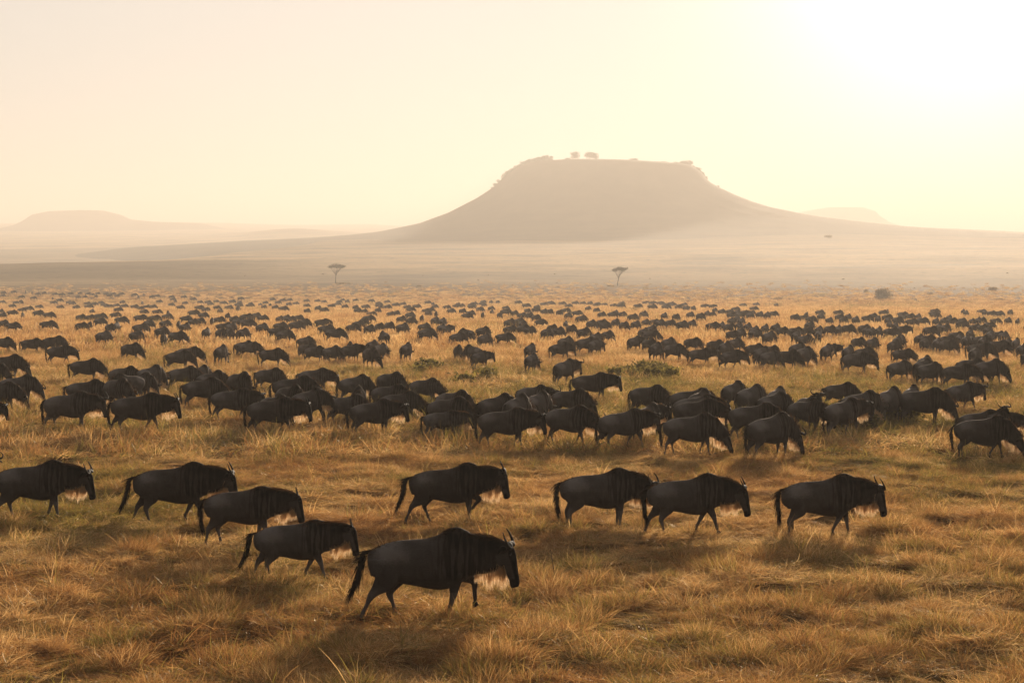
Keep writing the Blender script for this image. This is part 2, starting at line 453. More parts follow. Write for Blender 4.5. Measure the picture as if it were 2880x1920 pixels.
GM = {"body": M_COAT, "horn": M_HORN, "mane": M_MANE, "beard": M_BEARD, "tail": M_TAIL, "ear": M_COAT, "eye": M_EYE, "hoof": M_HOOF}

# ------------------------------------------------------------------ wildebeest shape
def tube(path, radii, n=10, flat=None, closed=True):
    """path (k,3), radii (k,) or (k,2) -> verts, quads. First radius: up/down in the plane of travel, second: sideways"""
    P = np.asarray(path, float); k = len(P)
    Rr = np.asarray(radii, float)
    if Rr.ndim == 1: Rr = np.stack([Rr, Rr], 1)
    T = np.gradient(P, axis=0); T /= np.linalg.norm(T, axis=1)[:, None] + 1e-9
    V = []
    side0 = np.array([0, 1.0, 0]) if flat is None else np.asarray(flat, float)
    for i in range(k):
        s = side0 - T[i] * np.dot(side0, T[i]); s /= np.linalg.norm(s) + 1e-9
        u = np.cross(T[i], s)
        a = np.linspace(0, 2 * math.pi, n, endpoint=False)
        V.append(P[i] + np.outer(np.cos(a), u) * Rr[i, 0] + np.outer(np.sin(a), s) * Rr[i, 1])
    V = np.concatenate(V); F = []
    for i in range(k - 1):
        for j in range(n):
            F.append((i * n + j, i * n + (j + 1) % n, (i + 1) * n + (j + 1) % n, (i + 1) * n + j))
    if closed:
        F.append(tuple(range(n - 1, -1, -1))); F.append(tuple((k - 1) * n + j for j in range(n)))
    return V, F

def spl(keys, n):
    """smooth interpolation of key rows"""
    K = np.asarray(keys, float); k = len(K)
    t = np.linspace(0, k - 1, n); i = np.clip(t.astype(int), 0, k - 2); f = (t - i)[:, None]
    p0 = K[np.maximum(i - 1, 0)]; p1 = K[i]; p2 = K[i + 1]; p3 = K[np.minimum(i + 2, k - 1)]
    return 0.5 * (2 * p1 + (p2 - p0) * f + (2 * p0 - 5 * p1 + 4 * p2 - p3) * f ** 2 + (3 * p1 - p0 - 3 * p2 + p3) * f ** 3)

class Acc:
    def __init__(s): s.V = []; s.F = []; s.n = 0
    def add(s, V, F):
        V = np.asarray(V, float); s.V.append(V); s.F += [tuple(i + s.n for i in f) for f in F]; s.n += len(V)
    def arr(s): return np.concatenate(s.V) if s.V else np.zeros((0, 3))

# neck/head key rows: x, y, z of the centre line, half depth, half width   (first row joins the shoulder)
HEADS = {
 "level": [(0.62, 0, 0.985, 0.315, 0.165), (0.78, 0, 0.985, 0.290, 0.140), (0.93, 0, 0.990, 0.262, 0.118), (1.09, 0, 0.995, 0.232, 0.105), (1.13, 0, 0.91, 0.195, 0.106), (1.16, 0, 0.805, 0.160, 0.094), (1.18, 0, 0.69, 0.125, 0.074), (1.20, 0, 0.59, 0.108, 0.072), (1.205, 0, 0.54, 0.092, 0.074), (1.294, 0, 0.51, 0.060, 0.055)],
 "low":   [(0.62, 0, 0.955, 0.31, 0.165), (0.77, 0, 0.915, 0.285, 0.140), (0.91, 0, 0.86, 0.255, 0.118), (1.06, 0, 0.81, 0.225, 0.105), (1.11, 0, 0.71, 0.19, 0.106), (1.14, 0, 0.605, 0.156, 0.094), (1.17, 0, 0.49, 0.122, 0.074), (1.19, 0, 0.39, 0.106, 0.072), (1.20, 0, 0.34, 0.090, 0.074), (1.255, 0, 0.31, 0.055, 0.055)],
 "graze": [(0.61, 0, 0.90, 0.30, 0.165), (0.75, 0, 0.79, 0.265, 0.140), (0.88, 0, 0.67, 0.235, 0.118), (0.98, 0, 0.56, 0.205, 0.105), (1.05, 0, 0.44, 0.18, 0.106), (1.10, 0, 0.33, 0.15, 0.094), (1.14, 0, 0.22, 0.118, 0.074), (1.165, 0, 0.13, 0.103, 0.072), (1.17, 0, 0.08, 0.085, 0.072), (1.17, 0, 0.06, 0.05, 0.05)],
 "high":  [(0.62, 0, 1.02, 0.29, 0.165), (0.73, 0, 1.12, 0.25, 0.135), (0.83, 0, 1.22, 0.21, 0.115), (0.93, 0, 1.30, 0.18, 0.103), (1.03, 0, 1.27, 0.165, 0.106), (1.11, 0, 1.18, 0.14, 0.094), (1.17, 0, 1.08, 0.115, 0.074), (1.21, 0, 0.99, 0.10, 0.072), (1.23, 0, 0.94, 0.085, 0.072), (1.235, 0, 0.915, 0.05, 0.05)],
}
def turn_head(rows, yaw):
    """swing the rows beyond the shoulder sideways by yaw (radians), progressively"""
    rows = [list(r) for r in rows]; out = [rows[0][:]]
    k = len(rows); px, py = rows[0][0], 0.0
    for i in range(1, k):
        a = yaw * min(1.0, i / 4.0)
        dx = rows[i][0] - rows[i - 1][0]
        px += dx * math.cos(a); py += dx * math.sin(a)
        r = rows[i][:]; r[0] = px; r[1] = py; out.append(r)
    return out
TORSO = [(-0.965, 0.985, 0.86, 0.045, 0), (-0.935, 1.03, 0.74, 0.115, 0), (-0.87, 1.065, 0.67, 0.175, 0), (-0.72, 1.140, 0.61, 0.222, 0), (-0.50, 1.195, 0.555, 0.232, 0), (-0.28, 1.21, 0.52, 0.258, 0),
         (-0.05, 1.235, 0.472, 0.282, 0), (0.12, 1.29, 0.455, 0.278, 0), (0.26, 1.36, 0.475, 0.255, 0), (0.38, 1.385, 0.525, 0.235, 0), (0.50, 1.345, 0.595, 0.20, 0)]

# leg: angles in degrees from straight down, + = forward.  fore: (upper, cannon, pastern)   hind: (thigh, gaskin, cannon, pastern)
GAITS = {
 "stride":  dict(fn=(-7, -14, 10), ff=(62, 4, 0), hn=(0, -42, -26, -8), hf=(32, -22, 18, 22)),
 "stride2": dict(fn=(24, 16, 20), ff=(-22, -26, 0), hn=(30, -24, 14, 22), hf=(4, -44, -20, 0)),
 "lift":    dict(fn=(4, 2, 10), ff=(56, -38, -70), hn=(2, -44, -24, -6), hf=(34, -20, 20, 24)),
 "stand":   dict(fn=(3, -1, 12), ff=(-4, -5, 10), hn=(22, -32, 4, 16), hf=(14, -36, 0, 14)),
 "spread":  dict(fn=(-24, -28, 0), ff=(16, 10, 16), hn=(14, -36, -2, 10), hf=(24, -30, 8, 18)),
 "amble":   dict(fn=(14, 9, 16), ff=(-14, -18, 4), hn=(10, -40, -12, 4), hf=(30, -26, 12, 20)),
}
def leg_paths(g, fat=1.0):
    res = []
    def chain(p, segs, angs, y):
        pts = [np.array([p[0], y, p[1]])]
        for L, a in zip(segs, angs):
            a = math.radians(a); pts.append(pts[-1] + np.array([math.sin(a) * L, 0, -math.cos(a) * L]))
        return pts
    for key, y in (("fn", -0.135), ("ff", 0.135)):
        pts = chain((0.36, 0.70), (0.30, 0.255, 0.085), g[key], y)
        top = np.array([0.40, y * 0.95, 0.93])
        el = pts[0]; kn = pts[1]; fe = pts[2]; ho = pts[3]
        keys = [(*top, 0.12, 0.06), (*el, 0.118, 0.076), (*(el * 0.45 + kn * 0.55), 0.080, 0.058), (*kn, 0.055, 0.047), (*(kn * 0.5 + fe * 0.5), 0.036, 0.032), (*fe, 0.032, 0.03), (*(fe * .4 + ho * .6), 0.026, 0.026), (*ho, 0.036, 0.032)]
        res.append((key, spl(keys, 26), ho, (ho - fe)))
    for key, y in (("hn", -0.135), ("hf", 0.135)):
        pts = chain((-0.69, 0.93), (0.31, 0.315, 0.31, 0.085), g[key], y)
        hip, stf, hok, fe, ho = pts
        keys = [(*hip, 0.235, 0.085), (*(hip * .5 + stf * .5), 0.225, 0.105), (*stf, 0.178, 0.09), (*(stf * .4 + hok * .6), 0.088, 0.055), (*hok, 0.056, 0.040), (*(hok * .5 + fe * .5), 0.029, 0.026), (*fe, 0.033, 0.03), (*(fe * .4 + ho * .6), 0.027, 0.026), (*ho, 0.036, 0.032)]
        res.append((key, spl(keys, 30), ho, (ho - fe)))
    return res

def remesh(V, F, vox, smooth=2, deci=None):
    me = bpy.data.meshes.new("tmp"); me.from_pydata([tuple(v) for v in V.tolist()], [], F); me.update()
    ob = bpy.data.objects.new("tmp", me); COL.objects.link(ob)
    md = ob.modifiers.new("r", 'REMESH'); md.mode = 'VOXEL'; md.voxel_size = vox; md.adaptivity = 0.0
    ms = ob.modifiers.new("s", 'SMOOTH'); ms.factor = 0.5; ms.iterations = smooth
    if deci:
        mdc = ob.modifiers.new("d", 'DECIMATE'); mdc.ratio = deci
    dg = bpy.context.evaluated_depsgraph_get(); dg.update()
    r = bpy.data.meshes.new_from_object(ob.evaluated_get(dg))
    bpy.data.objects.remove(ob); bpy.data.meshes.remove(me)
    r.polygons.foreach_set("use_smooth", np.ones(len(r.polygons), dtype=bool))
    return r

def strands(rng, roots, dirs, lens, width, droop=0.6, segs=3, curl=0.15):
    """flat tapering ribbons; returns verts, faces"""
    A = Acc()
    for p, d, L in zip(roots, dirs, lens):
        p = np.array(p, float); d = np.array(d, float); d /= np.linalg.norm(d) + 1e-9
        side = np.cross(d, rng.normal(size=3)); side /= np.linalg.norm(side) + 1e-9
        w = width * (0.7 + 0.6 * rng.rand()); V = []
        for i in range(segs + 1):
            f = i / segs
            ww = w * (1 - f * 0.85)
            V.append(p - side * ww / 2); V.append(p + side * ww / 2)
            d = d + np.array([0, 0, -droop / segs]) + rng.normal(size=3) * curl / segs
            d /= np.linalg.norm(d)
            p = p + d * L / segs
        A.add(V, [(2 * i, 2 * i + 1, 2 * i + 3, 2 * i + 2) for i in range(segs)])
    return A.arr(), A.F

def make_gnu_meshes(key, head="level", gait="stride", yaw=0.0, lod=0, seed=0, hump=1.0, belly=1.0, tail="down", rust=False, beard=1.0, mane=1.0, calf=False, horn_scale=1.0, pale=0.0, drop=0.0, deci=0.35):
    """meshes of one wildebeest. lod 0 near, 1 middle, 2 far.  returns dict part -> list of meshes"""
    rng = np.random.RandomState(seed + 17)
    rows = turn_head([(r[0] - 0.25 * abs(drop) * min(1, i / 3), r[1], r[2] - drop * min(1, i / 3), r[3], r[4]) for i, r in enumerate(HEADS[head])], yaw)
    A = Acc()
    # trunk, neck and head: one loft
    keys = []
    for (x, zt, zb, w, _) in TORSO:
        if x > 0.05: zt = 1.235 + (zt - 1.235) * hump
        if -0.4 < x < 0.3: zb = zb - 0.03 * (belly - 1)*3; w = w * (1 + 0.10 * (belly - 1))
        keys.append((x, 0, (zt + zb) / 2, (zt - zb) / 2, w))
    nr_ = rows[3]; dv = np.array(rows[3][:3]) - np.array(rows[2][:3]); dv /= np.linalg.norm(dv)
    end_ = (nr_[0] + dv[0] * 0.06, nr_[1] + dv[1] * 0.06, nr_[2] + dv[2] * 0.06, nr_[3] * 0.62, nr_[4] * 0.7)
    keys += [tuple(r) for r in rows[:3]] + [(nr_[0], nr_[1], nr_[2], nr_[3] * 0.86, nr_[4]), end_]
    K = spl(keys, {0: 96, 1: 60, 2: 42}[lod])
    n = {0: 28, 1: 20, 2: 14}[lod]
    P = K[:, :3]; T = np.gradient(P, axis=0); T /= np.linalg.norm(T, axis=1)[:, None]
    nk = len(K); tt = np.linspace(0, len(keys) - 1, nk)
    V = []
    for i in range(nk):
        t = T[i].copy()
        # shoulders keep upright sections
        if tt[i] < len(TORSO) - 0.5: t = np.array([1.0, 0, 0])
        s = np.array([-t[1], t[0], 0.0]); 
        if np.linalg.norm(s) < 0.25: s = np.array([0, 1.0, 0]) + s
        if tt[i] > len(TORSO): 
            a_ = yaw * min(1.0, (tt[i] - len(TORSO) + 1) / 4.0); s = np.array([-math.sin(a_), math.cos(a_), 0])
        s = s - t * np.dot(s, t); s /= np.linalg.norm(s)
        u = np.cross(t, s)
        if u[2] < 0 and abs(t[2]) < 0.9: u = -u
        a = np.linspace(0, 2 * math.pi, n, endpoint=False)
        ca, sa = np.cos(a), np.sin(a)
        hd = 0.0 * np.clip((tt[i] - len(TORSO) - 2) / 2, 0, 1)            # 1 on the head
        hump_t = np.exp(-((K[i, 0] - 0.33) / 0.22) ** 2) * (1 - hd)
        egg = 1 - (0.16 + 0.34 * hump_t) * np.clip(ca, 0, 1) ** 1.5 * (1 - hd) - 0.10 * np.clip(-ca, 0, 1) * hd
        sq = np.power(np.abs(sa), 0.9) * np.sign(sa)
        V.append(P[i] + np.outer(ca * K[i, 3], u) + np.outer(sq * K[i, 4] * egg, s))
    V = np.concatenate(V); F = []
    for i in range(nk - 1):
        for j in range(n):
            F.append((i * n + j, i * n + (j + 1) % n, (i + 1) * n + (j + 1) % n, (i + 1) * n + j))
    F.append(tuple(range(n - 1, -1, -1))); F.append(tuple((nk - 1) * n + j for j in range(n)))
    A.add(V, F)
    # shoulder and haunch masses are in the legs' upper sections
    legs = leg_paths(GAITS[gait]); legsV = []
    hb = np.array(rows[3][:3]); he = np.array(rows[8][:3])
    ax = he - hb; ax /= np.linalg.norm(ax)
    sd = np.array([-math.sin(yaw), math.cos(yaw), 0]); sd = sd - ax * np.dot(sd, ax); sd /= np.linalg.norm(sd)
    fr = np.cross(sd, ax)
    if np.dot(fr, np.array([math.cos(yaw), math.sin(yaw), 0.0])) < 0: fr = -fr
    HS = spl([(-0.165, 0.030, 0.035, 0.04), (-0.13, 0.035, 0.085, 0.075), (-0.06, 0.035, 0.122, 0.096), (0.02, 0.025, 0.142, 0.104), (0.10, 0.015, 0.146, 0.100), (0.20, 0.025, 0.124, 0.084), (0.31, 0.040, 0.095, 0.066), (0.41, 0.045, 0.080, 0.064), (0.475, 0.035, 0.080, 0.074), (0.52, 0.030, 0.052, 0.055)], {0: 34, 1: 22, 2: 14}[lod])
    hc = [hb + ax * q[0] + fr * q[1] for q in HS]; nh = {0: 22, 1: 16, 2: 10}[lod]; HV = []; HF = []
    for q, c_ in zip(HS, hc):
        a = np.linspace(0, 2 * math.pi, nh, endpoint=False)
        wd = q[3] * (1 - 0.18 * np.clip(np.cos(a), 0, 1) - 0.25 * np.clip(-np.cos(a), 0, 1))
        HV.append(c_ + np.outer(np.cos(a) * q[2], fr) + np.outer(np.sin(a) * wd, sd))
    for i in range(len(HS) - 1):
        for j in range(nh): HF.append((i * nh + j, i * nh + (j + 1) % nh, (i + 1) * nh + (j + 1) % nh, (i + 1) * nh + j))
    HF.append(tuple(range(nh - 1, -1, -1))); HF.append(tuple((len(HS) - 1) * nh + j for j in range(nh)))
    A.add(np.concatenate(HV), HF)
    for key_, L, ho, dr in legs:
        if lod < 2:
            v, f = tube(L[:, :3], L[:, 3:5] * 1.08, n={0: 12, 1: 8}[lod]); A.add(v, f)
        else:
            L2 = L[::4]; v, f = tube(L2[:, :3], L2[:, 3:5] * 1.15, n=5); legsV.append((v, f))
    # head frame
    fwd = np.array([math.cos(yaw), math.sin(yaw), 0.0])
    pol = hb + fr * 0.085 - ax * 0.135                                  # top of the head
    # ears
    earV = []
    for sg in (-1, 1):
        e0 = pol + sd * sg * 0.085 - fr * 0.03 + ax * 0.05
        e1 = e0 + sd * sg * 0.11 - fr * 0.06 - ax * 0.03 + np.array([0, 0, -0.01])
        e2 = e0 + sd * sg * 0.20 - fr * 0.10 - ax * 0.02 + np.array([0, 0, -0.045])
        pth = spl([e0, e0 * .6 + e1 * .4, e1, e2], 7)
        rad = np.array([[0.012, 0.02], [0.02, 0.035], [0.018, 0.045], [0.016, 0.048], [0.012, 0.04], [0.008, 0.025], [0.003, 0.005]])
        earV.append(tube(pth, rad, n={0: 8, 1: 6, 2: 4}[lod], flat=ax))
    hornV = []
    for sg in (-1, 1):
        q = pol + fr * 0.015 + ax * 0.015
        hs = horn_scale
        k0 = q + sd * sg * 0.02
        k1 = q + sd * sg * 0.10 * 1.0 + fr * 0.025 * hs - ax * 0.0
        k2 = q + sd * sg * 0.20 * hs + fr * 0.03 * hs + ax * 0.035 * hs
        k3 = q + sd * sg * 0.275 * hs + fr * 0.02 * hs - ax * 0.035 * hs
        k4 = q + sd * sg * 0.275 * hs + fr * 0.00 - ax * 0.15 * hs
        k5 = q + sd * sg * 0.205 * hs - fr * 0.015 - ax * 0.225 * hs
        if calf:
            k1 = q + sd * sg * 0.06; k2 = q + sd * sg * 0.075 - ax * 0.04; k3 = q + sd * sg * 0.085 - ax * 0.09; k4 = q + sd * sg * 0.09 - ax * 0.14; k5 = q + sd * sg * 0.085 - ax * 0.19
        pth = spl([k0, k1, k2, k3, k4, k5], {0: 18, 1: 12, 2: 8}[lod])
        r0 = np.interp(np.linspace(0, 1, len(pth)), [0, 0.2, 0.5, 1], [0.05, 0.04, 0.026, 0.005]) * (0.55 if calf else 1)
        hornV.append(tube(pth, r0, n={0: 10, 1: 7, 2: 5}[lod], flat=fr))
    eyes = []
    for sg in (-1, 1):
        c = hb + ax * 0.02 + sd * sg * 0.088 + fr * 0.095
        u_ = np.linspace(0, math.pi, 7)[1:-1]; 
        pv, pf = tube([c + sd * sg * math.cos(a) * 0.02 for a in np.linspace(math.pi * .95, 0.05, 7)], [max(0.002, math.sin(a) * 0.022) for a in np.linspace(math.pi * .95, .05, 7)], n=8, flat=ax)
        eyes.append((pv, pf))
    hooves = []
    for key_, L, ho, dr in legs:
        d = dr / np.linalg.norm(dr)
        base = ho - d * 0.01
        hooves.append(tube([base - d * 0.02, base + d * 0.02, base + d * 0.05 + np.array([0.015, 0, 0])], [[0.034, 0.03], [0.042, 0.036], [0.05, 0.042]], n={0: 10, 1: 7, 2: 5}[lod]))
    # tail
    tr = np.array([-0.945, 0, 1.03])
    tl = {"down": [(0, 0, 0), (-0.05, 0, -0.05), (-0.085, 0.0, -0.22), (-0.08, 0, -0.42), (-0.055, 0, -0.62)],
          "back": [(0, 0, 0), (-0.07, 0, -0.04), (-0.12, 0.0, -0.20), (-0.17, 0, -0.40), (-0.25, 0, -0.58)],
          "swing": [(0, 0, 0), (-0.10, 0, 0.02), (-0.15, 0.0, -0.12), (-0.13, 0.02, -0.32), (-0.17, 0.03, -0.52)]}[tail]
    tp = spl([tr + np.array([0.03, 0, -0.01])] + [tr + np.array(t) for t in tl], 14)
    tb = tube(tp, np.interp(np.linspace(0, 1, 14), [0, 0.3, 1], [0.034, 0.022, 0.012]), n={0: 8, 1: 6, 2: 4}[lod])
    TA = Acc(); TA.add(*tb)
    nt = {0: 420, 1: 90, 2: 16}[lod]; wt = {0: 0.012, 1: 0.026, 2: 0.06}[lod]
    rt = []; dt = []; ln = []
    for _ in range(nt):
        f = 0.22 + 0.78 * rng.rand() ** 0.8; i = f * 13; ii = int(min(i, 12.99)); q = tp[ii] + (tp[ii + 1] - tp[ii]) * (i - ii)
        dd = tp[ii + 1] - tp[ii]; dd /= np.linalg.norm(dd)
        rt.append(q + rng.normal(size=3) * (0.008 + 0.016 * math.sin(f * 2.8))); dt.append(dd + rng.normal(size=3) * 0.13); ln.append(0.14 + 0.18 * rng.rand())
    TA.add(*strands(rng, rt, dt, ln, wt, 0.25, 3, 0.12))
    # crest line for the mane: top of the loft from the hump to the poll
    k_m0 = int(np.argmin(np.abs(tt - (len(TORSO) - 3.2)))); k_m1 = int(np.argmin(np.abs(tt - (len(TORSO) + 3.2))))
    def top_at(i):
        t = T[i] if tt[i] >= len(TORSO) - 0.5 else np.array([1.0, 0, 0])
        a_ = yaw * min(1.0, max(0, (tt[i] - len(TORSO) + 1)) / 4.0)
        s = np.array([-math.sin(a_), math.cos(a_), 0]); s = s - t * np.dot(s, t); s /= np.linalg.norm(s)
        u = np.cross(t, s); 
        if u[2] < 0 and abs(t[2]) < 0.9: u = -u
        return t, s, u
    rt = []; dt = []; ln = []
    nm = int({0: 900, 1: 170, 2: 30}[lod] * mane); wm = {0: 0.009, 1: 0.022, 2: 0.05}[lod]
    for _ in range(nm):
        i = k_m0 + int((k_m1 - k_m0) * rng.rand()); t, s, u = top_at(i)
        o_ = rng.normal() * 0.022
        f = (i - k_m0) / max(1, (k_m1 - k_m0))
        rt.append(P[i] + u * (K[i, 3] * 0.96 - abs(o_) * 0.5) + s * o_ - t * 0.01)
        dt.append(-t * (0.8 - 0.2 * f) + u * (0.25 + 0.55 * f) + s * (np.sign(o_) * 0.55 + rng.normal() * 0.35))
        ln.append((0.07 + 0.15 * f * (1 if f < 0.9 else .6)) * (0.6 + 0.8 * rng.rand()))
    if lod == 0:
        k_r = int(np.argmin(np.abs(tt - 1.5)))
        for _ in range(1500):
            i = k_r + int((k_m1 - k_r) * rng.rand()); t, s, u = top_at(i); a_ = rng.normal() * 0.55
            rt.append(P[i] + u * K[i, 3] * math.cos(a_) * 0.975 + s * K[i, 4] * math.sin(a_) * (0.78 if i < k_m0 else 0.62))
            dt.append(-t * 0.9 + u * 0.45 * math.cos(a_) + s * 0.5 * math.sin(a_) + rng.normal(size=3) * 0.15); ln.append(0.035 + 0.035 * rng.rand())
    mv = strands(rng, rt, dt, ln, wm, 0.9, 3, 0.25)
    # beard: throat and lower jaw
    k_b0 = int(np.argmin(np.abs(tt - (len(TORSO) + 0.2)))); k_b1 = int(np.argmin(np.abs(tt - (len(TORSO) + 3.0))))
    rt = []; dt = []; ln = []
    nb = int({0: 1500, 1: 260, 2: 34}[lod] * beard); wb_ = {0: 0.006, 1: 0.016, 2: 0.04}[lod]
    clump = rng.rand(15)
    for _ in range(nb):
        f = rng.rand(); o_ = rng.normal() * 0.030; up = rng.rand() ** 2 * 0.25
        if f < 0.55:
            i = int(k_b0 + (k_b1 - k_b0) * f / 0.55); t, s, u = top_at(i)
            rt.append(P[i] - u * K[i, 3] * (0.93 - up) + s * (o_ + np.sign(o_) * up * K[i, 4] * 1.6))
        else:
            q = (f - 0.55) / 0.45 * 0.30 - 0.02; t, s, u = ax, sd, fr
            hd_ = np.interp(q, HS[:, 0], HS[:, 2]); hf_ = np.interp(q, HS[:, 0], HS[:, 1])
            rt.append(hb + ax * q + fr * (hf_ - hd_ * (0.92 - up)) + sd * (o_ + np.sign(o_) * up * 0.12))
        cl = clump[int(f * 13.99)] * (1 - (f * 13.99) % 1) + clump[int(f * 13.99) + 1] * ((f * 13.99) % 1)
        dt.append(-u * 0.25 + np.array([0, 0, -1.0]) + rng.normal(size=3) * 0.16 + t * (cl - 0.5) * 0.5 + fwd * 0.1)
        ln.append((0.08 + 0.155 * math.sin(math.pi * min(1, f * 0.9 + .12)) ** 0.8) * (0.45 + 0.75 * cl + 0.45 * rng.rand()))
    bv = strands(rng, rt, dt, ln, wb_, 0.5, 3, 0.12)

    def finish(me):
        co = np.empty(len(me.vertices) * 3, dtype=np.float32); me.vertices.foreach_get("co", co); co = co.reshape(-1, 3)
        if lod < 2:
            no = np.empty(len(me.vertices) * 3, dtype=np.float32); me.vertices.foreach_get("normal", no); no = no.reshape(-1, 3)
            x, y, z = co[:, 0], co[:, 1], co[:, 2]
            side_ = np.clip(np.abs(no[:, 1]) * 1.4, 0, 1)
            dsp = 0.0055 * np.sin((x + 0.25 * (z - 0.8)) * 62) * np.exp(-((x + 0.02) / 0.26) ** 2) * np.exp(-((z - 0.82) / 0.2) ** 2)      # ribs
            dsp += 0.026 * np.exp(-((x - 0.36 - 0.25 * (z - 0.9)) / 0.075) ** 2) * np.exp(-((z - 0.95) / 0.24) ** 2)                       # shoulder blade
            dsp -= 0.018 * np.exp(-((x - 0.22) / 0.06) ** 2) * np.exp(-((z - 0.85) / 0.22) ** 2)
            dsp -= 0.028 * np.exp(-((x + 0.42) / 0.09) ** 2) * np.exp(-((z - 0.88) / 0.14) ** 2)                                            # hollow flank
            dsp += 0.020 * np.exp(-((x + 0.56) / 0.06) ** 2) * np.exp(-((z - 1.06) / 0.07) ** 2)                                            # hip bone
            dsp += 0.014 * np.exp(-((x + 0.72) / 0.10) ** 2) * np.exp(-((z - 0.80) / 0.16) ** 2)
            dsp -= 0.016 * np.exp(-((x - 0.60) / 0.05) ** 2) * np.exp(-((z - 0.95) / 0.2) ** 2)
            dsp += 0.006 * (vnoise(x * 9 + 40, z * 9 + y * 4 + 40) - 0.5) * 2 * (z > 0.4)
            co = co + no * (dsp * side_)[:, None]; co = co.astype(np.float32)
            me.vertices.foreach_set("co", co.ravel()); me.update()
        x, y, z = co[:, 0], co[:, 1], co[:, 2]
        tone = np.full(len(co), 0.68 + pale)
        tone += 0.42 * np.exp(-((x + 0.64) / 0.25) ** 2 - ((z - 1.03) / 0.15) ** 2)           # pale rump
        tone -= 0.22 * sstep(0.10, 0.5, x) * sstep(0.9, 1.3, z)
        tone -= 0.16 * sstep(0.5, 0.9, x)
        # dark saddle of the hump and dark spine
        tone -= 0.22 * np.exp(-((x - 0.24) / 0.10) ** 2) * sstep(1.12, 1.3, z)
        tone -= 0.10 * (1 - sstep(0.62, 0.75, z)) * (z > 0.45) * (np.abs(x) < 0.5)
        tone += 0.20 * (1 - sstep(0.35, 0.6, z)) * (x < 0.6)
        # black face: front of the head; paler cheek
        rel = co - hb; al = rel @ ax; fo = rel @ fr
        onh = sstep(-0.06, 0.0, al) * sstep(-0.16, -0.10, fo) * (np.linalg.norm(rel - np.outer(al, ax), axis=1) < 0.24) * sstep(0.75, 0.9, np.hypot(x, y) if abs(yaw) > .5 else x + 0.05)
        tone = tone * (1 - onh) + onh * (0.66 + pale - 0.75 * sstep(0.06, 0.10, fo) - 0.5 * sstep(0.36, 0.44, al))
        stripe = np.exp(-((x - 0.38) / 0.26) ** 2) * sstep(0.55, 0.75, z) + 0.40 * np.exp(-((x - 0.75) / 0.22) ** 2) * (1 - onh)
        a = me.attributes.new("tone", 'FLOAT_COLOR', 'POINT')
        a.data.foreach_set("color", np.stack([tone, np.clip(stripe, 0, 1), tone * 0, tone * 0 + 1], -1).astype(np.float32).ravel())
        me.materials.clear(); me.materials.append(M_COAT)
    vox = {0: 0.0165, 1: 0.034, 2: 0.055}[lod]
    if lod < 2:
        body = remesh(A.arr(), A.F, vox, {0: 3, 1: 2}[lod]); finish(body)
    else:
        body = remesh(A.arr(), A.F, vox, 1, deci); finish(body)
    body.name = "body"
    def mk(nm, vf, mat, smooth=True):
        me = mesh_np(nm, vf[0], vf[1], [mat], smooth)
        if mat is M_COAT:
            a = me.attributes.new("tone", 'FLOAT_COLOR', 'POINT')
            a.data.foreach_set("color", np.tile([0.25, 0, 0, 1], len(vf[0])).astype(np.float32))
        return me
    mm = M_RUSTMANE if rust else M_MANE
    parts = [("body", body)]
    for lv in legsV:
        lm = mk("body", lv, M_COAT); c_ = np.tile([0.5, 0, 0, 1], len(lv[0])).astype(np.float32); lm.attributes["tone"].data.foreach_set("color", c_); parts.append(("body", lm))
    parts += [("horn", mk("horn", h, M_HORN)) for h in hornV]
    parts += [("ear", mk("ear", e, M_COAT)) for e in earV]
    if lod == 0: parts += [("eye", mk("eye", e, M_EYE)) for e in eyes]
    if lod < 2: parts += [("hoof", mk("hoof", h, M_HOOF)) for h in hooves]
    parts.append(("tail", mk("tail", (TA.arr(), TA.F), M_TAIL)))
    parts.append(("mane", mk("mane", mv, mm, False)))
    parts.append(("beard", mk("beard", bv, M_BEARD, False)))
    return parts

def join_meshes(name, meshes):
    """several meshes into one, keeping materials and the tone attribute"""
    V = []; F = []; MI = []; TN = []; mats = []; n0 = 0
    for me in meshes:
        co = np.empty(len(me.vertices) * 3, dtype=np.float32); me.vertices.foreach_get("co", co)
        V.append(co.reshape(-1, 3))
        mt = me.materials[0]
        if mt not in mats: mats.append(mt)
        mi = mats.index(mt)
        for p in me.polygons:
            F.append(tuple(i + n0 for i in p.vertices)); MI.append(mi)
        if "tone" in me.attributes:
            c = np.empty(len(me.vertices) * 4, dtype=np.float32); me.attributes["tone"].data.foreach_get("color", c); TN.append(c.reshape(-1, 4))
        else: TN.append(np.tile([0.3, 0, 0, 1], (len(me.vertices), 1)))
        n0 += len(me.vertices)
    me = mesh_np(name, np.concatenate(V), F, mats, True, {"tone": ('FLOAT_COLOR', np.concatenate(TN))})
    me.polygons.foreach_set("material_index", np.array(MI, dtype=np.int32)); me.update()
    return me
# ------------------------------------------------------------------ trees and bushes
def leaf_material(name, c0, c1, tl):
    m, n, l = new_mat(name)
    out = n.new("ShaderNodeOutputMaterial"); d = n.new("ShaderNodeBsdfDiffuse"); t = n.new("ShaderNodeBsdfTranslucent"); mx = n.new("ShaderNodeMixShader")
    g = n.new("ShaderNodeNewGeometry"); no = n.new("ShaderNodeTexNoise"); no.inputs["Scale"].default_value = 0.6
    l.new(g.outputs["Position"], no.inputs["Vector"])
    r = ramp(n, [(0.35, c0), (0.65, c1)]); l.new(no.outputs[0], r.inputs[0])
    l.new(r.outputs[0], d.inputs[0]); t.inputs[0].default_value = (*tl, 1); mx.inputs[0].default_value = 0.3
    l.new(d.outputs[0], mx.inputs[1]); l.new(t.outputs[0], mx.inputs[2]); l.new(mx.outputs[0], out.inputs[0])
    return m
M_LEAF = leaf_material("acacia_leaf", (0.05, 0.052, 0.024), (0.09, 0.09, 0.04), (0.04, 0.035, 0.015))
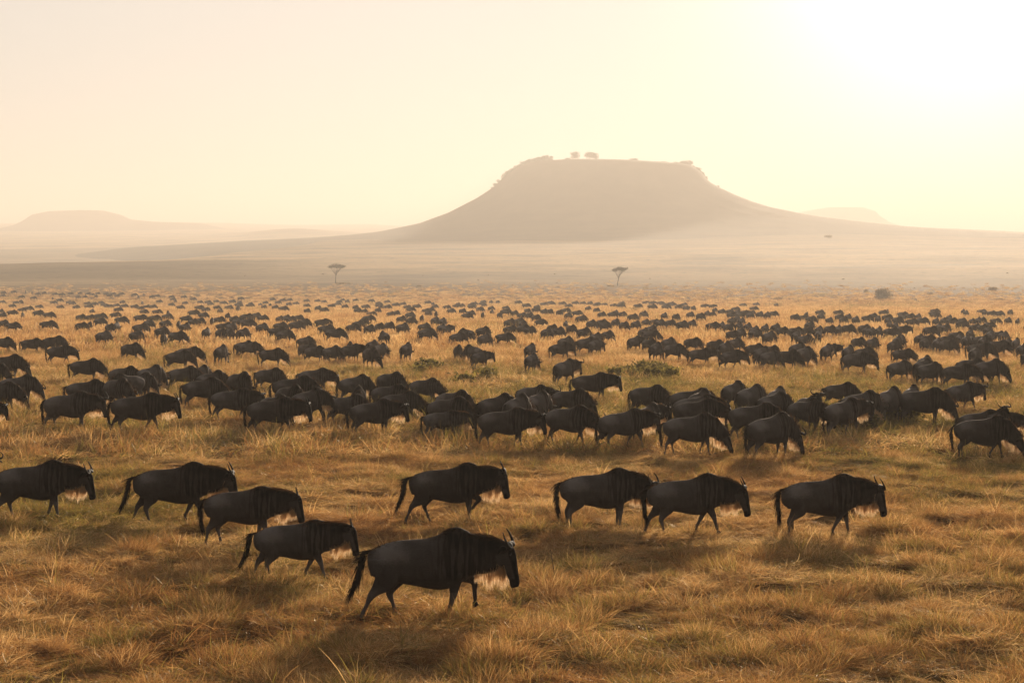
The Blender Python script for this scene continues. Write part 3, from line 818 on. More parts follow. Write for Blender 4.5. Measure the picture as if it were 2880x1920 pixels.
M_BUSH = leaf_material("bush_leaf", (0.14, 0.105, 0.065), (0.24, 0.175, 0.10), (0.36, 0.25, 0.13))
M_BARK = plain_material("bark", (0.06, 0.045, 0.035), 0.9, 0.1)

def leaf_cloud(rng, blobs, n, size):
    """blobs: (cx,cy,cz,rx,ry,rz) -> leaf sized faces spread through the volumes"""
    V = []; F = []
    wts = np.array([b[3] * b[4] * b[5] for b in blobs]) ** 0.7; wts /= wts.sum()
    for i in range(n):
        b = blobs[rng.choice(len(blobs), p=wts)]
        d = rng.normal(size=3); d /= np.linalg.norm(d); rr = rng.rand() ** 0.45
        c = np.array(b[:3]) + d * rr * np.array(b[3:6])
        u = rng.normal(size=3); u /= np.linalg.norm(u); w = np.cross(u, rng.normal(size=3)); w /= np.linalg.norm(w)
        s = size * (0.6 + 0.8 * rng.rand()); k = len(V)
        V += [c - u * s * .5, c + w * s * .4, c + u * s * .5, c - w * s * .4]; F.append((k, k + 1, k + 2, k + 3))
    return np.array(V), F

def make_tree(name, label, cat, base, crown_mesh, trunk_mesh, group=None, mat=None):
    root = bpy.data.objects.new(name, None); COL.objects.link(root); root.location = base; root.empty_display_size = 0.5
    tag(root, label, cat, group)
    if trunk_mesh is not None: link(bpy.data.objects.new("trunk", trunk_mesh), root)
    link(bpy.data.objects.new("crown", crown_mesh), root)
    return root

def acacia(px, py, label, h, w, lean, seed, flat=0.17):
    rng = np.random.RandomState(seed)
    p = on_ground(px, py)
    A = Acc(); top = np.array([lean, 0, h * 0.62])
    trunk = spl([(0, 0, -0.3), (lean * 0.1, 0, h * 0.2), (lean * .55, 0.1, h * 0.42), top], 12)
    A.add(*tube(trunk, np.interp(np.linspace(0, 1, 12), [0, .15, 1], [0.30, 0.20, 0.13]), n=8))
    blobs = []
    for k in range(11):
        a = k / 11 * 2 * math.pi + rng.rand(); r = w / 2 * (0.35 + 0.55 * rng.rand())
        e = np.array([lean + math.cos(a) * r, math.sin(a) * r, h * (0.90 - 0.10 * (r / w * 2) ** 2 + 0.03 * rng.normal())])
        s0 = trunk[7 + int(rng.rand() * 4)]
        mid = (s0 * 0.45 + e * 0.55) + np.array([0, 0, -0.25])
        A.add(*tube(spl([s0, mid, e], 7), np.linspace(0.10, 0.035, 7), n=5))
        blobs.append((e[0], e[1], e[2] + 0.05, w * 0.19, w * 0.19, h * flat * 0.42))
    blobs.append((lean, 0, h * 0.93, w * 0.27, w * 0.27, h * flat * 0.5))
    tm = mesh_np("trunk", A.arr(), A.F, [M_BARK])
    v, f = leaf_cloud(rng, blobs, 1500, 0.28)
    cm = mesh_np("crown", v, f, [M_LEAF], False)
    return make_tree("acacia_tree", label, "tree", p + Vector((0, 0, 0)), cm, tm)
acacia(944, 796, "flat topped umbrella acacia standing alone on the plain left of the mesa", 8.6, 8.8, 0.3, 3)
acacia(1737, 804, "thin leaning acacia with a narrow crown below the mesa", 7.9, 6.2, 0.9, 5, 0.22)

def round_tree_mesh(rng, w, h, lift=0.25, n=420, size=0.9):
    blobs = [(0, 0, h * (lift + 0.5 * (1 - lift)), w * .34, w * .34, h * (1 - lift) * .42)]
    for k in range(7):
        a = rng.rand() * 6.28; r = w * 0.30 * rng.rand() ** .5
        blobs.append((math.cos(a) * r, math.sin(a) * r, h * (lift + (1 - lift) * (0.25 + 0.6 * rng.rand())), w * .20, w * .20, h * .17))
    return mesh_np("crown", *leaf_cloud(rng, blobs, n, size), [M_LEAF], False)
def trunk_simple(h, r): 
    A = Acc(); A.add(*tube(spl([(0, 0, -1), (0.1 * h, 0, h * .4), (0, 0, h * .75)], 6), np.linspace(r, r * .5, 6), n=6)); 
    A.add(*tube(spl([(0.08 * h, 0, h * .3), (-0.15 * h, 0, h * .6)], 4), np.linspace(r * .6, r * .3, 4), n=5))
    A.add(*tube(spl([(0.08 * h, 0, h * .3), (0.25 * h, 0.1, h * .65)], 4), np.linspace(r * .6, r * .3, 4), n=5))
    return mesh_np("trunk", A.arr(), A.F, [M_BARK])

hcx, hcy, hk, hheight = HILL
def hill_plant(px, row_base, wpx, hpx, name, label, cat, seed, lift=0.25, group=None, on_top=False):
    rng = np.random.RandomState(seed)
    w = wpx * hk; h = hpx * hk
    x = (px - 1440) * hk; z = -(row_base - 650) * hk
    y = hcy + (0 if on_top else -3)
    zz = hheight(x, y); z = min(z, zz + 3) + (-1.6 if on_top else -0.2)
    cm = round_tree_mesh(rng, w * 1.7, h * 1.4, lift, 800 if wpx > 14 else 450, 1.1)
    tm = trunk_simple(h, 0.35 if lift > 0.15 else 0.2)
    return make_tree(name, label, cat, (x, y, z), cm, tm, group)
hill_plant(1618, 450, 25, 20, "tree", "lone round tree on the flat mesa top, left of the tree pair", "tree", 1, 0.12, None, True)
hill_plant(1655, 451, 22, 22, "tree", "left tree of the pair on the mesa top", "tree", 2, 0.12, None, True)
hill_plant(1673, 451, 20, 19, "tree", "right tree of the pair on the mesa top", "tree", 3, 0.10, None, True)
SHR = [(1397, 531, 16, 12), (1418, 515, 17, 20), (1441, 492, 20, 15), (1457, 482, 16, 13), (1474, 470, 16, 12), (1492, 461, 16, 11), (1516, 454, 18, 9), (1535, 453, 18, 11), (1548, 454, 14, 10), (1596, 451, 14, 5),
       (1782, 456, 19, 7), (1865, 462, 24, 6), (1908, 468, 22, 9), (1932, 472, 20, 17), (1958, 490, 22, 14), (1973, 503, 14, 10), (2017, 529, 5, 5), (1426, 504, 14, 14), (1945, 480, 16, 12), (1408, 523, 16, 14), (1432, 498, 18, 14), (1449, 487, 16, 13), (1466, 476, 16, 11), (1483, 465, 16, 10), (1504, 457, 16, 9), (1525, 453, 16, 9), (1388, 538, 12, 9), (1920, 469, 20, 12), (1952, 485, 18, 13), (1966, 497, 18, 13), (1981, 508, 12, 9), (1893, 466, 16, 6)]
for i, (a_, b_, c_, d_) in enumerate(SHR):
    side = "left" if a_ < 1600 else "right"
    rank = sorted([q[0] for q in SHR if (q[0] < 1600) == (side == "left")]).index(a_)
    lab = f"{['bushy','rounded','ragged','squat','spreading'][i % 5]} shrub, {['first','second','third','fourth','fifth','sixth','seventh','eighth','ninth','tenth','eleventh','twelfth','thirteenth','fourteenth','fifteenth','sixteenth','seventeenth','eighteenth','nineteenth','twentieth','next to last','last'][rank]} from left on the {side} rim of the mesa"
    hill_plant(a_, b_ + 3, c_, d_ + 2, "shrub", lab, "shrub", 20 + i, 0.05, f"shrubs along the {side} rim of the mesa")

def place_bush(px, row, wpx, hpx, label, seed, group=None, n=500, size=0.3, ppm=None, sink=0.1):
    p = on_ground(px, row); 
    if p is None: return
    ppm_ = FPX / p.length; w = wpx / ppm_; h = hpx / ppm_
    rng = np.random.RandomState(seed)
    blobs = [(0, 0, h * .42, w * .42, w * .38, h * .42)]
    for k in range(6):
        a = rng.rand() * 6.28; blobs.append((math.cos(a) * w * .26, math.sin(a) * w * .26, h * (.2 + .45 * rng.rand()), w * .2, w * .2, h * .26))
    if hpx / wpx > 0.45: blobs.append((0, 0, h * .75, w * .2, w * .2, h * .22))
    cm = mesh_np("crown", *leaf_cloud(rng, blobs, n, size * w / 4.5), [M_BUSH], False)
    A = Acc()
    for k in range(5):
        a = k * 1.256; A.add(*tube(spl([(0, 0, -0.1), (math.cos(a) * w * .1, math.sin(a) * w * .1, h * .35), (math.cos(a) * w * .25, math.sin(a) * w * .25, h * .7)], 5), np.linspace(.07, .03, 5) * w / 5, n=5))
    return make_tree("bush", label, "bush", p - Vector((0, 0, sink * h)), cm, mesh_np("stem", A.arr(), A.F, [M_BARK]), group)
_old_make = make_tree
place_bush(2487, 840, 60, 36, "large domed bush standing on the plain at right beyond the herd", 50, n=1600)
place_bush(2436, 822, 20, 12, "small pale bush just left of the large domed bush", 51)
place_bush(2790, 818, 34, 15, "low bush on the plain near the right edge of the photo", 52)
place_bush(2190, 843, 34, 11, "low dark scrub left of the large domed bush", 53)
place_bush(2616, 828, 22, 9, "small low bush right of the large domed bush", 54)
place_bush(2808, 844, 34, 6, "flat dark bush nearest the right edge beyond the herd", 55)
place_bush(965, 799, 60, 6, "low dark scrub at the foot of the umbrella acacia", 56)
place_bush(1178, 806, 18, 6, "small flat bush right of the umbrella acacia", 57)
place_bush(1838, 830, 28, 5, "flat dark bush right of the leaning acacia", 58)
place_bush(1920, 821, 42, 5, "long low scrub patch right of the leaning acacia", 59)
place_bush(580, 820, 18, 8, "small bush beyond the herd at left", 60)
place_bush(1657, 836, 15, 5, "small low bush below the leaning acacia", 61)
place_bush(1718, 805, 28, 4, "low scrub just left of the leaning acacia's trunk", 62)
place_bush(1040, 662, 12, 11, "round bush on the left skirt of the mesa", 63)
place_bush(1166, 636, 12, 8, "bush on the skyline where the mesa's left slope begins", 64)
place_bush(2330, 667, 30, 8, "faint scrub patch on the slope right of the mesa", 66)
rngs = np.random.RandomState(99)
for i in range(26):
    px = rngs.uniform(20, 2860); row = rngs.uniform(768, 846)
    w_ = rngs.uniform(7, 15) * (0.6 + 0.5 * (row - 768) / 70)
    place_bush(px, row, w_, rngs.uniform(1.8, 3.0), "low dark scrub tuft dotted over the plain beyond the herd", 100 + i, "low scrub tufts on the far plain", n=90, size=0.8)
# ------------------------------------------------------------------ the herd
P_ = (0, 800, 3.2667); Q_ = (640, 820, 3.2667); R_ = (1260, 830, 3.2667); S_ = (1700, 840, 3.2667); T_ = (2260, 840, 3.794)
A_ = (0, 960, 3.2667); B_ = (540, 1000, 3.2667); C_ = (1160, 1010, 3.2667); D_ = (1740, 1030, 3.2667); E_ = (2300, 960, 4.055)
HERD_TXT = {
"A": (A_, "-130,310,110,g; 630,1000,150,g; 1000,1330,210,g; 1290,1500,210,g; 1000,1290,285,G; 1150,1440,280,g; 1525,1800,75,g; 1620,1890,40,g; 1975,2095,25,f; 1545,1870,225,g; 1780,1915,212,g; 610,1030,345,g; 940,1250,322,g; 360,1010,450,w; 1010,1645,465,w; 1690,2090,325,g; 1820,2100,262,g; 2090,2350,265,g; 0,380,300,g; -190,240,365,g; -440,50,525,w; -150,130,195,g"),
"B": (B_, "160,680,290,w; 490,1100,370,w; 570,900,102,g; 960,1350,107,l; 740,1210,178,g; 770,1070,257,g; 610,960,345,g; 930,1255,290,l; 1350,1690,168,g; 1705,1990,137,g; 1420,1640,257,f; 1150,1580,315,g; 1210,1700,350,g; 1430,1970,395,c; 1640,2060,257,g; 1710,2180,320,g; 2000,2340,195,g"),
"C": (C_, "220,600,270,g; 140,610,330,g; 575,1250,430,w; 600,1000,308,g; 900,1060,312,g; 970,1330,225,w; 1030,1300,285,g; 1280,1690,255,g; 1220,1740,410,l; 1460,1925,112,w; 2010,2400,225,g; 1700,2290,445,w; 2040,2320,395,c"),
"D": (D_, "470,960,195,g; 640,890,200,g; 950,1200,130,g; 1080,1400,162,g; 1060,1410,190,g; 1380,1560,185,g; 1270,1640,225,g; 480,1040,250,l; 480,1050,290,l; 405,1040,420,g; 1015,1580,325,g; 1170,1720,420,g; 1590,1940,290,l; 1870,2260,140,g; 2030,2400,220,g"),
"E": (E_, "60,640,635,w; 250,830,560,g; 650,1040,515,g; 1000,1170,490,g; 910,1610,515,g; 1440,1955,455,w; 1580,2352,835,g; 1730,2400,780,w; 785,1130,205,g; 870,1130,72,g; 1130,1340,155,g; 1120,1490,235,g; 1080,1380,185,g; 1415,1880,240,l; 1640,1920,178,g; 1780,2200,190,g; 1715,1910,55,g; 1710,2060,5,g; 2310,2600,100,g; 40,300,22,w; 280,440,35,g; 400,695,55,g; 295,665,112,l"),
"P": (P_, "0,75,320,g; 50,205,340,g; 370,540,325,g; 690,830,340,g; 795,865,335,f; 965,1075,350,g; 1040,1105,338,f; 905,1015,418,g; 1210,1310,415,g; 1230,1370,352,g; 1440,1550,382,g; 1465,1545,440,f; 1545,1745,420,g; 1865,1930,392,f; 1980,2100,398,g; 2040,2155,395,g; 2190,2290,395,g; -60,160,475,g; 185,430,487,g; 390,640,464,g; 425,720,548,l; 1110,1340,527,g; 880,975,300,g; 0,25,220,g; 15,50,250,f; 65,180,230,g; 195,230,250,f; 175,240,210,g; 215,330,195,g; 330,405,183,g; 285,440,230,g; 385,535,248,g; 85,158,177,g; 712,790,268,g; 790,880,272,g; 865,1000,258,g; 1020,1120,250,g; 1055,1200,288,g; 1235,1370,270,g; 1370,1490,275,g; 1345,1400,315,f; 1480,1570,322,g; 1620,1665,330,f; 1680,1728,348,f; 1655,1780,282,g; 1740,1820,310,g; 1800,1885,300,g; 1925,1975,298,f; 1970,2075,290,g; 1985,2170,343,g; 2070,2125,256,f; 2120,2200,285,g; 2205,2352,262,g; 2140,2250,305,g; 2200,2352,310,g; 760,890,178,g; 835,865,222,f; 680,735,186,g; 530,590,187,g; 455,545,145,g; 515,600,125,g; 620,720,150,g; 770,850,155,g; 830,920,158,g; 935,970,163,g; 960,1020,178,g; 1035,1120,172,g; 1110,1190,176,g; 1055,1135,205,g; 1110,1150,142,g; 1200,1290,180,g; 1260,1335,195,g; 1290,1370,225,g; 1350,1475,180,g; 1400,1505,225,g; 1520,1575,232,f; 1500,1590,262,g; 1300,1320,152,f; 1730,1850,228,g; 1830,1920,250,g; 1790,1890,187,g; 1860,1940,205,g; 1960,2040,190,g; 2010,2045,215,f; 2070,2145,188,g; 2170,2215,193,g; 1815,1875,145,g; 1875,1960,142,g; 1910,1965,160,g; 1965,2020,138,g; 2020,2100,148,g; 2100,2180,135,g; 2150,2240,165,g; 2250,2352,172,g; 2190,2250,112,g; 1750,1815,115,g; 1560,1630,118,g; 1660,1730,97,g; 1540,1630,96,g; 1380,1420,95,g; 1420,1480,88,g; 1270,1285,98,f; 1310,1345,80,f; 1060,1110,88,g; 975,1050,82,g; 870,910,92,g; 830,880,78,g; 760,815,98,g; 700,750,100,g; 625,690,68,g; 720,765,65,g; 540,610,72,g; 480,550,70,g; 390,440,62,g; 330,380,70,g; 270,360,105,g; 170,240,95,g; 105,165,52,g; 0,70,85,g; 10,70,58,g; 110,195,148,g; 0,60,142,g; 475,505,112,f; 790,850,68,g; 880,930,68,g; 955,1010,72,g; 1020,1075,70,g; 1095,1150,70,g; 1210,1280,76,g; 290,315,60,f; 230,255,53,f"),
"Q": (Q_, "375,575,318,g; 455,620,345,g; 100,200,333,f; 75,260,445,g; 100,345,455,g; 280,580,512,g; 650,800,405,g; 650,850,468,g; 705,935,490,g; 880,1060,490,g; 1035,1275,475,w; 1065,1190,450,f; 1290,1380,440,f; 1255,1400,500,g; 1370,1455,468,g; 1580,1715,462,f; 1390,1480,357,G; 835,1000,298,g; 885,1120,330,g; 785,980,243,l; 1090,1240,290,g; 1150,1260,262,g; 1220,1310,232,g; 1265,1355,297,g; 1360,1450,280,g; 1445,1545,270,g; 1560,1670,282,g; 1240,1370,212,g; 1280,1380,178,g; 430,560,275,g; 570,710,262,g; 650,775,245,g; 460,510,218,g; 510,580,208,g; 535,640,220,g; 610,715,208,g; 125,250,200,g; 230,310,188,g; 280,380,210,g; 20,100,220,g; 50,150,243,g; 100,290,250,g; 280,370,283,g; 0,80,280,g; 0,60,330,g; 1755,1875,283,g; 1755,1930,328,g; 1935,2010,290,g; 1960,2085,300,w; 2105,2265,332,G; 2045,2215,370,g; 2080,2165,480,f; 2150,2330,482,G; 2245,2430,540,c; 1465,1545,178,g; 1530,1590,168,g; 1640,1725,182,g; 1560,1645,218,g; 1650,1745,226,g; 1770,1805,210,f; 1880,1945,225,g; 1950,2005,236,g; 1790,1865,150,g; 1820,1880,172,g; 1890,1945,175,f; 2020,2100,150,g; 2130,2200,150,g; 2150,2260,190,g; 2200,2280,168,g; 1165,1240,148,g; 1230,1290,155,g; 1355,1420,145,g; 1440,1510,115,g; 1360,1440,105,g; 1150,1215,120,g; 1230,1320,115,g; 1440,1500,75,g; 1510,1590,100,g; 1590,1650,95,g; 1615,1700,120,g; 1640,1740,140,g; 1700,1790,112,g; 1810,1880,80,g; 1880,1940,115,g; 1980,2060,120,g; 2060,2160,110,g; 2205,2290,118,g; 2290,2352,135,g; 2230,2310,90,g; 1000,1060,75,g; 920,1000,110,g; 975,1060,95,g; 1050,1120,115,g; 850,935,140,g; 810,865,125,g; 710,760,150,g; 700,770,108,g; 700,760,65,g; 860,920,75,g; 800,860,68,g; 1040,1085,60,g; 1085,1120,70,g; 1150,1210,62,g; 1290,1360,65,g; 465,580,128,g; 415,470,120,g; 380,410,105,g; 440,500,80,g; 480,550,60,g; 545,605,58,g; 540,600,95,g; 590,675,90,g; 320,360,118,g; 290,315,102,f; 160,275,105,g; 80,155,108,g; 80,120,132,f; 0,50,120,g; 20,80,75,g; 95,155,45,g; 390,450,55,g"),
"R": (R_, "690,835,437,f; 680,870,528,f; 985,1210,580,w; 930,1170,425,l; 1015,1170,373,g; 1175,1400,378,g; 1290,1440,400,l; 1305,1425,338,g; 1410,1535,318,g; 435,635,338,g; 282,410,347,g; 260,400,282,g; 510,650,272,g; 520,630,210,g; 615,710,202,g; 640,735,228,g; 640,770,262,g; 695,820,280,g; 795,925,217,g; 860,970,295,g; 920,1010,260,g; 960,1085,285,g; 1095,1185,265,g; 1185,1325,290,g; 1065,1100,230,f; 1275,1370,220,g; 1370,1475,215,g; 1385,1515,240,g; 1505,1585,210,g; 1585,1665,235,g; 1680,1780,228,g; 1780,1860,215,g; 1860,1950,213,g; 1900,2005,215,g; 1820,1930,268,g; 1750,1860,295,g; 1800,1970,320,g; 1650,1810,370,w; 1800,1920,390,g; 1860,1980,425,g; 1960,2110,382,g; 1990,2205,438,g; 2005,2095,218,g; 2095,2220,228,g; 2200,2290,222,g; 2185,2340,380,g; 640,730,155,g; 720,790,152,g; 770,860,172,g; 855,920,120,g; 900,975,122,g; 1000,1060,128,g; 1050,1135,112,g; 1135,1250,135,g; 1075,1140,152,g; 1175,1290,178,g; 1260,1320,98,g; 1340,1400,112,g; 1375,1460,148,g; 1465,1560,145,g; 1510,1570,132,g; 1560,1650,145,g; 1650,1760,165,g; 1760,1840,140,g; 1960,2020,155,g; 2070,2130,165,g; 2190,2270,148,g; 2290,2352,157,g; 480,600,120,g; 500,570,95,g; 580,650,135,g; 460,495,152,f; 370,430,97,g; 390,420,128,f; 300,340,152,f; 705,765,117,g; 770,855,105,g; 840,930,62,g; 900,985,50,g; 990,1120,55,g; 1135,1210,52,g; 1210,1275,55,g; 1280,1335,52,g; 1345,1410,62,g; 1410,1470,68,g; 1485,1560,75,g; 1540,1640,70,g; 1700,1800,75,g; 1830,1930,80,g; 1940,2075,82,g; 2165,2215,95,g; 2240,2275,95,g; 610,690,45,g; 680,770,72,g; 790,850,85,g; 310,360,72,g; 265,340,105,g; 180,270,68,g; 440,480,45,g; 380,415,45,g; 300,355,42,g; 1780,1850,50,w; 1840,1920,52,w; 1910,1990,53,w; 1560,1640,55,g"),
"S": (S_, "770,1060,448,w; 1050,1335,462,l; 960,1110,368,g; 1050,1190,385,g; 1130,1290,352,g; 1325,1470,402,g; 1365,1560,432,g; 1420,1660,470,g; 1490,1600,420,g; 1610,1810,458,g; 1695,1880,396,g; 1740,1960,430,g; 1130,1240,283,g; 1200,1310,262,g; 1320,1470,270,g; 1450,1590,290,g; 1330,1440,245,g; 1440,1520,228,g; 1525,1630,222,g; 1590,1695,250,g; 1700,1830,252,g; 1720,1820,288,g; 1765,1940,322,g; 1830,1920,248,g; 1930,2020,245,g; 1945,1995,278,f; 1835,1945,203,g; 2040,2120,235,g; 2110,2190,238,g; 2195,2300,228,g; 930,1080,208,g; 1060,1100,208,g; 1110,1205,218,g; 1200,1280,210,g; 1280,1360,216,g; 1130,1200,168,g; 1225,1300,170,g; 1190,1250,148,g; 1040,1120,90,g; 1110,1200,92,g; 1190,1260,98,g; 1250,1330,100,g; 1320,1390,102,g; 1390,1470,112,g; 1470,1520,115,g; 1515,1600,108,g; 950,1030,115,g; 920,970,105,g; 850,920,125,g; 1720,1790,135,g; 1790,1860,145,g; 1840,1870,118,f; 1860,1950,152,g; 1950,2030,130,g; 2030,2110,165,g; 2130,2200,135,g; 2200,2280,135,g; 2270,2350,155,g; 2180,2220,160,f; 990,1040,80,g; 1300,1380,120,g; 1200,1290,115,g; 885,960,45,w; 950,1035,48,w; 725,780,60,w; 795,830,62,f"),
"T": (T_, "605,710,265,g; 625,730,290,g; 670,785,300,g; 780,830,290,g; 870,1030,298,g; 890,950,235,g; 950,1020,245,g; 1010,1140,275,w; 1300,1430,283,g; 1400,1500,255,g; 1440,1595,262,g; 630,740,170,g; 690,800,148,g; 760,835,175,g; 850,950,160,g; 860,940,190,g; 960,1060,185,g; 1010,1090,152,g; 1090,1190,150,g; 1190,1260,152,g; 1100,1220,205,g; 1210,1340,192,g; 1370,1460,200,g; 1450,1540,195,g; 1510,1600,168,g; 1540,1640,195,g; 1645,1750,225,g; 1660,1730,198,g; 1750,1850,205,g; 1820,1910,190,g; 1870,1940,190,g; 1940,2040,240,g; 2000,2110,202,g; 2135,2230,192,g; 2260,2310,205,g; 1790,1890,262,g; 1880,1950,265,g; 1910,2040,290,g; 1730,1830,318,g; 1940,2060,330,g; 2065,2220,342,g; 2050,2130,335,g; 540,655,402,g; 655,835,407,g; 890,1070,430,g; 965,1050,390,g; 1010,1090,385,g; 1175,1310,372,g; 1300,1380,372,g; 1235,1385,410,g; 1390,1480,412,g; 1480,1630,378,g; 1480,1640,422,g; 1575,1710,342,g; 1630,1700,370,g; 1710,1775,380,g; 1760,1840,385,g; 1840,2000,380,g; 1860,1970,395,g; 1975,2220,432,g; 2100,2260,420,g; 2230,2320,412,g; 2265,2430,470,g; 2345,2430,250,g; 190,330,475,w"),
}
HUMP = 1.375
def solve_top(px, top, s=1.0, yoff=0.0):
    """distance at which an animal's hump (HUMP*s above the ground) appears on row `top`"""
    ts = np.geomspace(22, 1100, 1500)
    d = pix_ray(px, 960.0); az = math.atan2(d[0], d[1])
    x = ts * math.sin(az); y = ts * math.cos(az)
    z = zground(x, y) + HUMP * s
    # row of a point
    cy_ = y * math.cos(PITCH) - z * math.sin(PITCH); cz_ = y * math.sin(PITCH) + z * math.cos(PITCH)
    row = 960 - FPX * cz_ / cy_
    k = int(np.argmin(np.abs(row - top) + 1e3 * (ts > 900)))
    return Vector((x[k], y[k], float(zground(x[k], y[k])))), ts[k]

entries = []
for key_, (cr, txt) in HERD_TXT.items():
    for it in txt.split(";"):
        a, b, t, p = [q.strip() for q in it.split(",")]
        entries.append([cr[0] + float(a) / cr[2], cr[0] + float(b) / cr[2], cr[1] + float(t) / cr[2], p])
rh = np.random.RandomState(5)
animals = []
for (x0, x1, top, p) in entries:
    s = 1.0 + 0.05 * rh.normal(); s = min(max(s, 0.9), 1.08)
    xm = (x0 + x1) / 2
    base, r = solve_top(xm, top, s)
    ppm = FPX / r
    ln = (2.14 if p in "gGf" else 2.25) * s
    ratio = (x1 - x0) / (ln * ppm)
    if p == "f": yaw = rh.choice([-1, 1]) * math.radians(rh.uniform(62, 85)); p2 = "g"
    else:
        if ratio > 0.93: yaw = math.radians(rh.normal() * 6); s = min(s * min(ratio, 1.10), 1.12)
        else: yaw = rh.choice([-1, 1, 1]) * math.acos(max(0.42, min(1, ratio))) * 0.95
        p2 = p
    if p == "G": yaw = math.pi - yaw
    cyw = math.cos(yaw)
    off = 0.10 * cyw * s * (1 if p != "w" else 1.5)
    base, r = solve_top(xm - off * ppm, top, s)
    animals.append(dict(px=xm, top=top, p={"G": "g"}.get(p2, p2), face=p, s=s, yaw=yaw, base=base, r=r))
# drop near duplicates that two neighbouring notes share
animals.sort(key=lambda a: a["r"])
keep = []
for a in animals:
    if all((a["base"] - b["base"]).length > 0.75 * 1.0 for b in keep[-60:]): keep.append(a)
animals = keep
# a few more, too small to pick apart, along the far edge
for i in range(60):
    px = rh.uniform(0, 2880); top = 840 + 14 * (px / 2880.0) ** 1.5 + abs(rh.normal()) * 10 + (14 if px > 2300 else 0)
    if 1420 < px < 1500: continue
    base, r = solve_top(px, top, 1.0)
    animals.append(dict(px=px, top=top, p="g", face="g", s=1.0, yaw=rh.normal() * 0.5, base=base, r=r, extra=True))
animals.sort(key=lambda a: a["r"])
named = [a for a in animals if not a.get("extra")][:285]
rest = [a for a in animals if not any(a is b for b in named)]

# variants ---------------------------------------------------------------
def copies(parts_meshes, base, yaw, s, label, group):
    root = bpy.data.objects.new("wildebeest", None); COL.objects.link(root); root.empty_display_size = 0.3
    root.location = base; root.rotation_euler = (0, 0, yaw); root.scale = (s, s, s)
    tag(root, label, "wildebeest", group)
    for nm, me in parts_meshes: link(bpy.data.objects.new(nm, me), root)
    return root
MID = {"g": [make_gnu_meshes("m", "graze", g, y, 1, i, belly=1 + .3 * (i % 3)) for i, (g, y) in enumerate([("stand", 0.0), ("amble", 0.15), ("spread", -0.2), ("amble", -0.5), ("stand", 0.45)])],
       "l": [make_gnu_meshes("m", "low", g, y, 1, 10 + i) for i, (g, y) in enumerate([("amble", 0.0), ("stride2", -0.15)])],
       "w": [make_gnu_meshes("m", "level", g, y, 1, 20 + i, rust=(i == 2)) for i, (g, y) in enumerate([("stride2", 0.0), ("amble", -0.15), ("stand", 0.1)])],
       "c": [make_gnu_meshes("m", "level", g, y, 1, 30 + i) for i, (g, y) in enumerate([("amble", -0.85), ("stand", -0.6)])]}
FARV = {}
for key_, hs in (("g", [("graze", "stand", 0.1), ("graze", "amble", -0.3), ("graze", "spread", 0.3)]), ("w", [("level", "amble", 0.0)]), ("l", [("low", "amble", 0.1)]), ("c", [("level", "stand", -0.8)])):
    FARV[key_] = [join_meshes("wildebeest", [m for _, m in make_gnu_meshes("f", h, g, y, 2, 40 + i)]) for i, (h, g, y) in enumerate(hs)]

TINY = {}
for key_, hs in (("g", [("graze", "stand", 0.1), ("graze", "amble", -0.3)]), ("w", [("level", "amble", 0.0)]), ("l", [("low", "amble", 0.1)]), ("c", [("level", "stand", -0.8)])):
    TINY[key_] = [join_meshes("wildebeest", [m for n_, m in make_gnu_meshes("f", h, g, y, 2, 60 + i, deci=0.12, mane=0.3, beard=0.4) if n_ != "ear"]) for i, (h, g, y) in enumerate(hs)]

# sections and rows for the descriptions
ORD = ["first", "second", "third", "fourth", "fifth", "sixth", "seventh", "eighth", "ninth", "tenth", "eleventh", "twelfth", "thirteenth", "fourteenth", "fifteenth", "sixteenth", "seventeenth", "eighteenth", "nineteenth", "twentieth"]
def section(px):
    return ("at the left edge" if px < 240 else "left of the umbrella acacia" if px < 700 else "under the umbrella acacia" if px < 1180 else "under the mesa's left half" if px < 1640
            else "under the leaning acacia" if px < 1960 else "under the mesa's right slope" if px < 2380 else "under the domed bush" if px < 2640 else "at the right edge")
def band(top):
    return ("in packed front row" if top > 1085 else "in packed row's back" if top > 1030 else "in second loose row" if top > 965
            else "in third row back" if top > 930 else "in fourth row back" if top > 905 else "in fifth row back" if top > 884 else "at herd's far edge")
cells = {}
for a in named: cells.setdefault((band(a["top"]), section(a["px"])), []).append(a)
POSE = {"g": "grazing", "G": "left-facing grazing", "f": "end-on grazing", "w": "walking", "l": "head-low walking", "c": "camera-turned"}
GROUPN = {"in the packed row behind the walkers": "wildebeest packed in the row behind the walkers", "in packed row's back": "wildebeest packed in the row behind the walkers"}
for (bd, se), lst in cells.items():
    lst.sort(key=lambda a: a["px"])
    for i, a in enumerate(lst):
        o_ = ORD[min(i, 19)]
        a["label"] = (f"{POSE[a['face']]} dark wildebeest {bd}, {se}" if len(lst) == 1 else f"{POSE[a['face']]} wildebeest, {o_} from left {bd} {se}")
        a["group"] = GROUPN.get(bd, "wildebeest grazing over the plain behind")
for i, a in enumerate(named):
    if a["r"] < 178:
        v = MID[a["p"]]; copies(v[i % len(v)], a["base"], a["yaw"], a["s"], a["label"], a["group"])
    else:
        v = FARV[a["p"]]; o = bpy.data.objects.new("wildebeest", v[i % len(v)]); COL.objects.link(o)
        o.location = a["base"]; o.rotation_euler = (0, 0, a["yaw"]); o.scale = (a["s"],) * 3
        tag(o, a["label"], "wildebeest", a["group"])

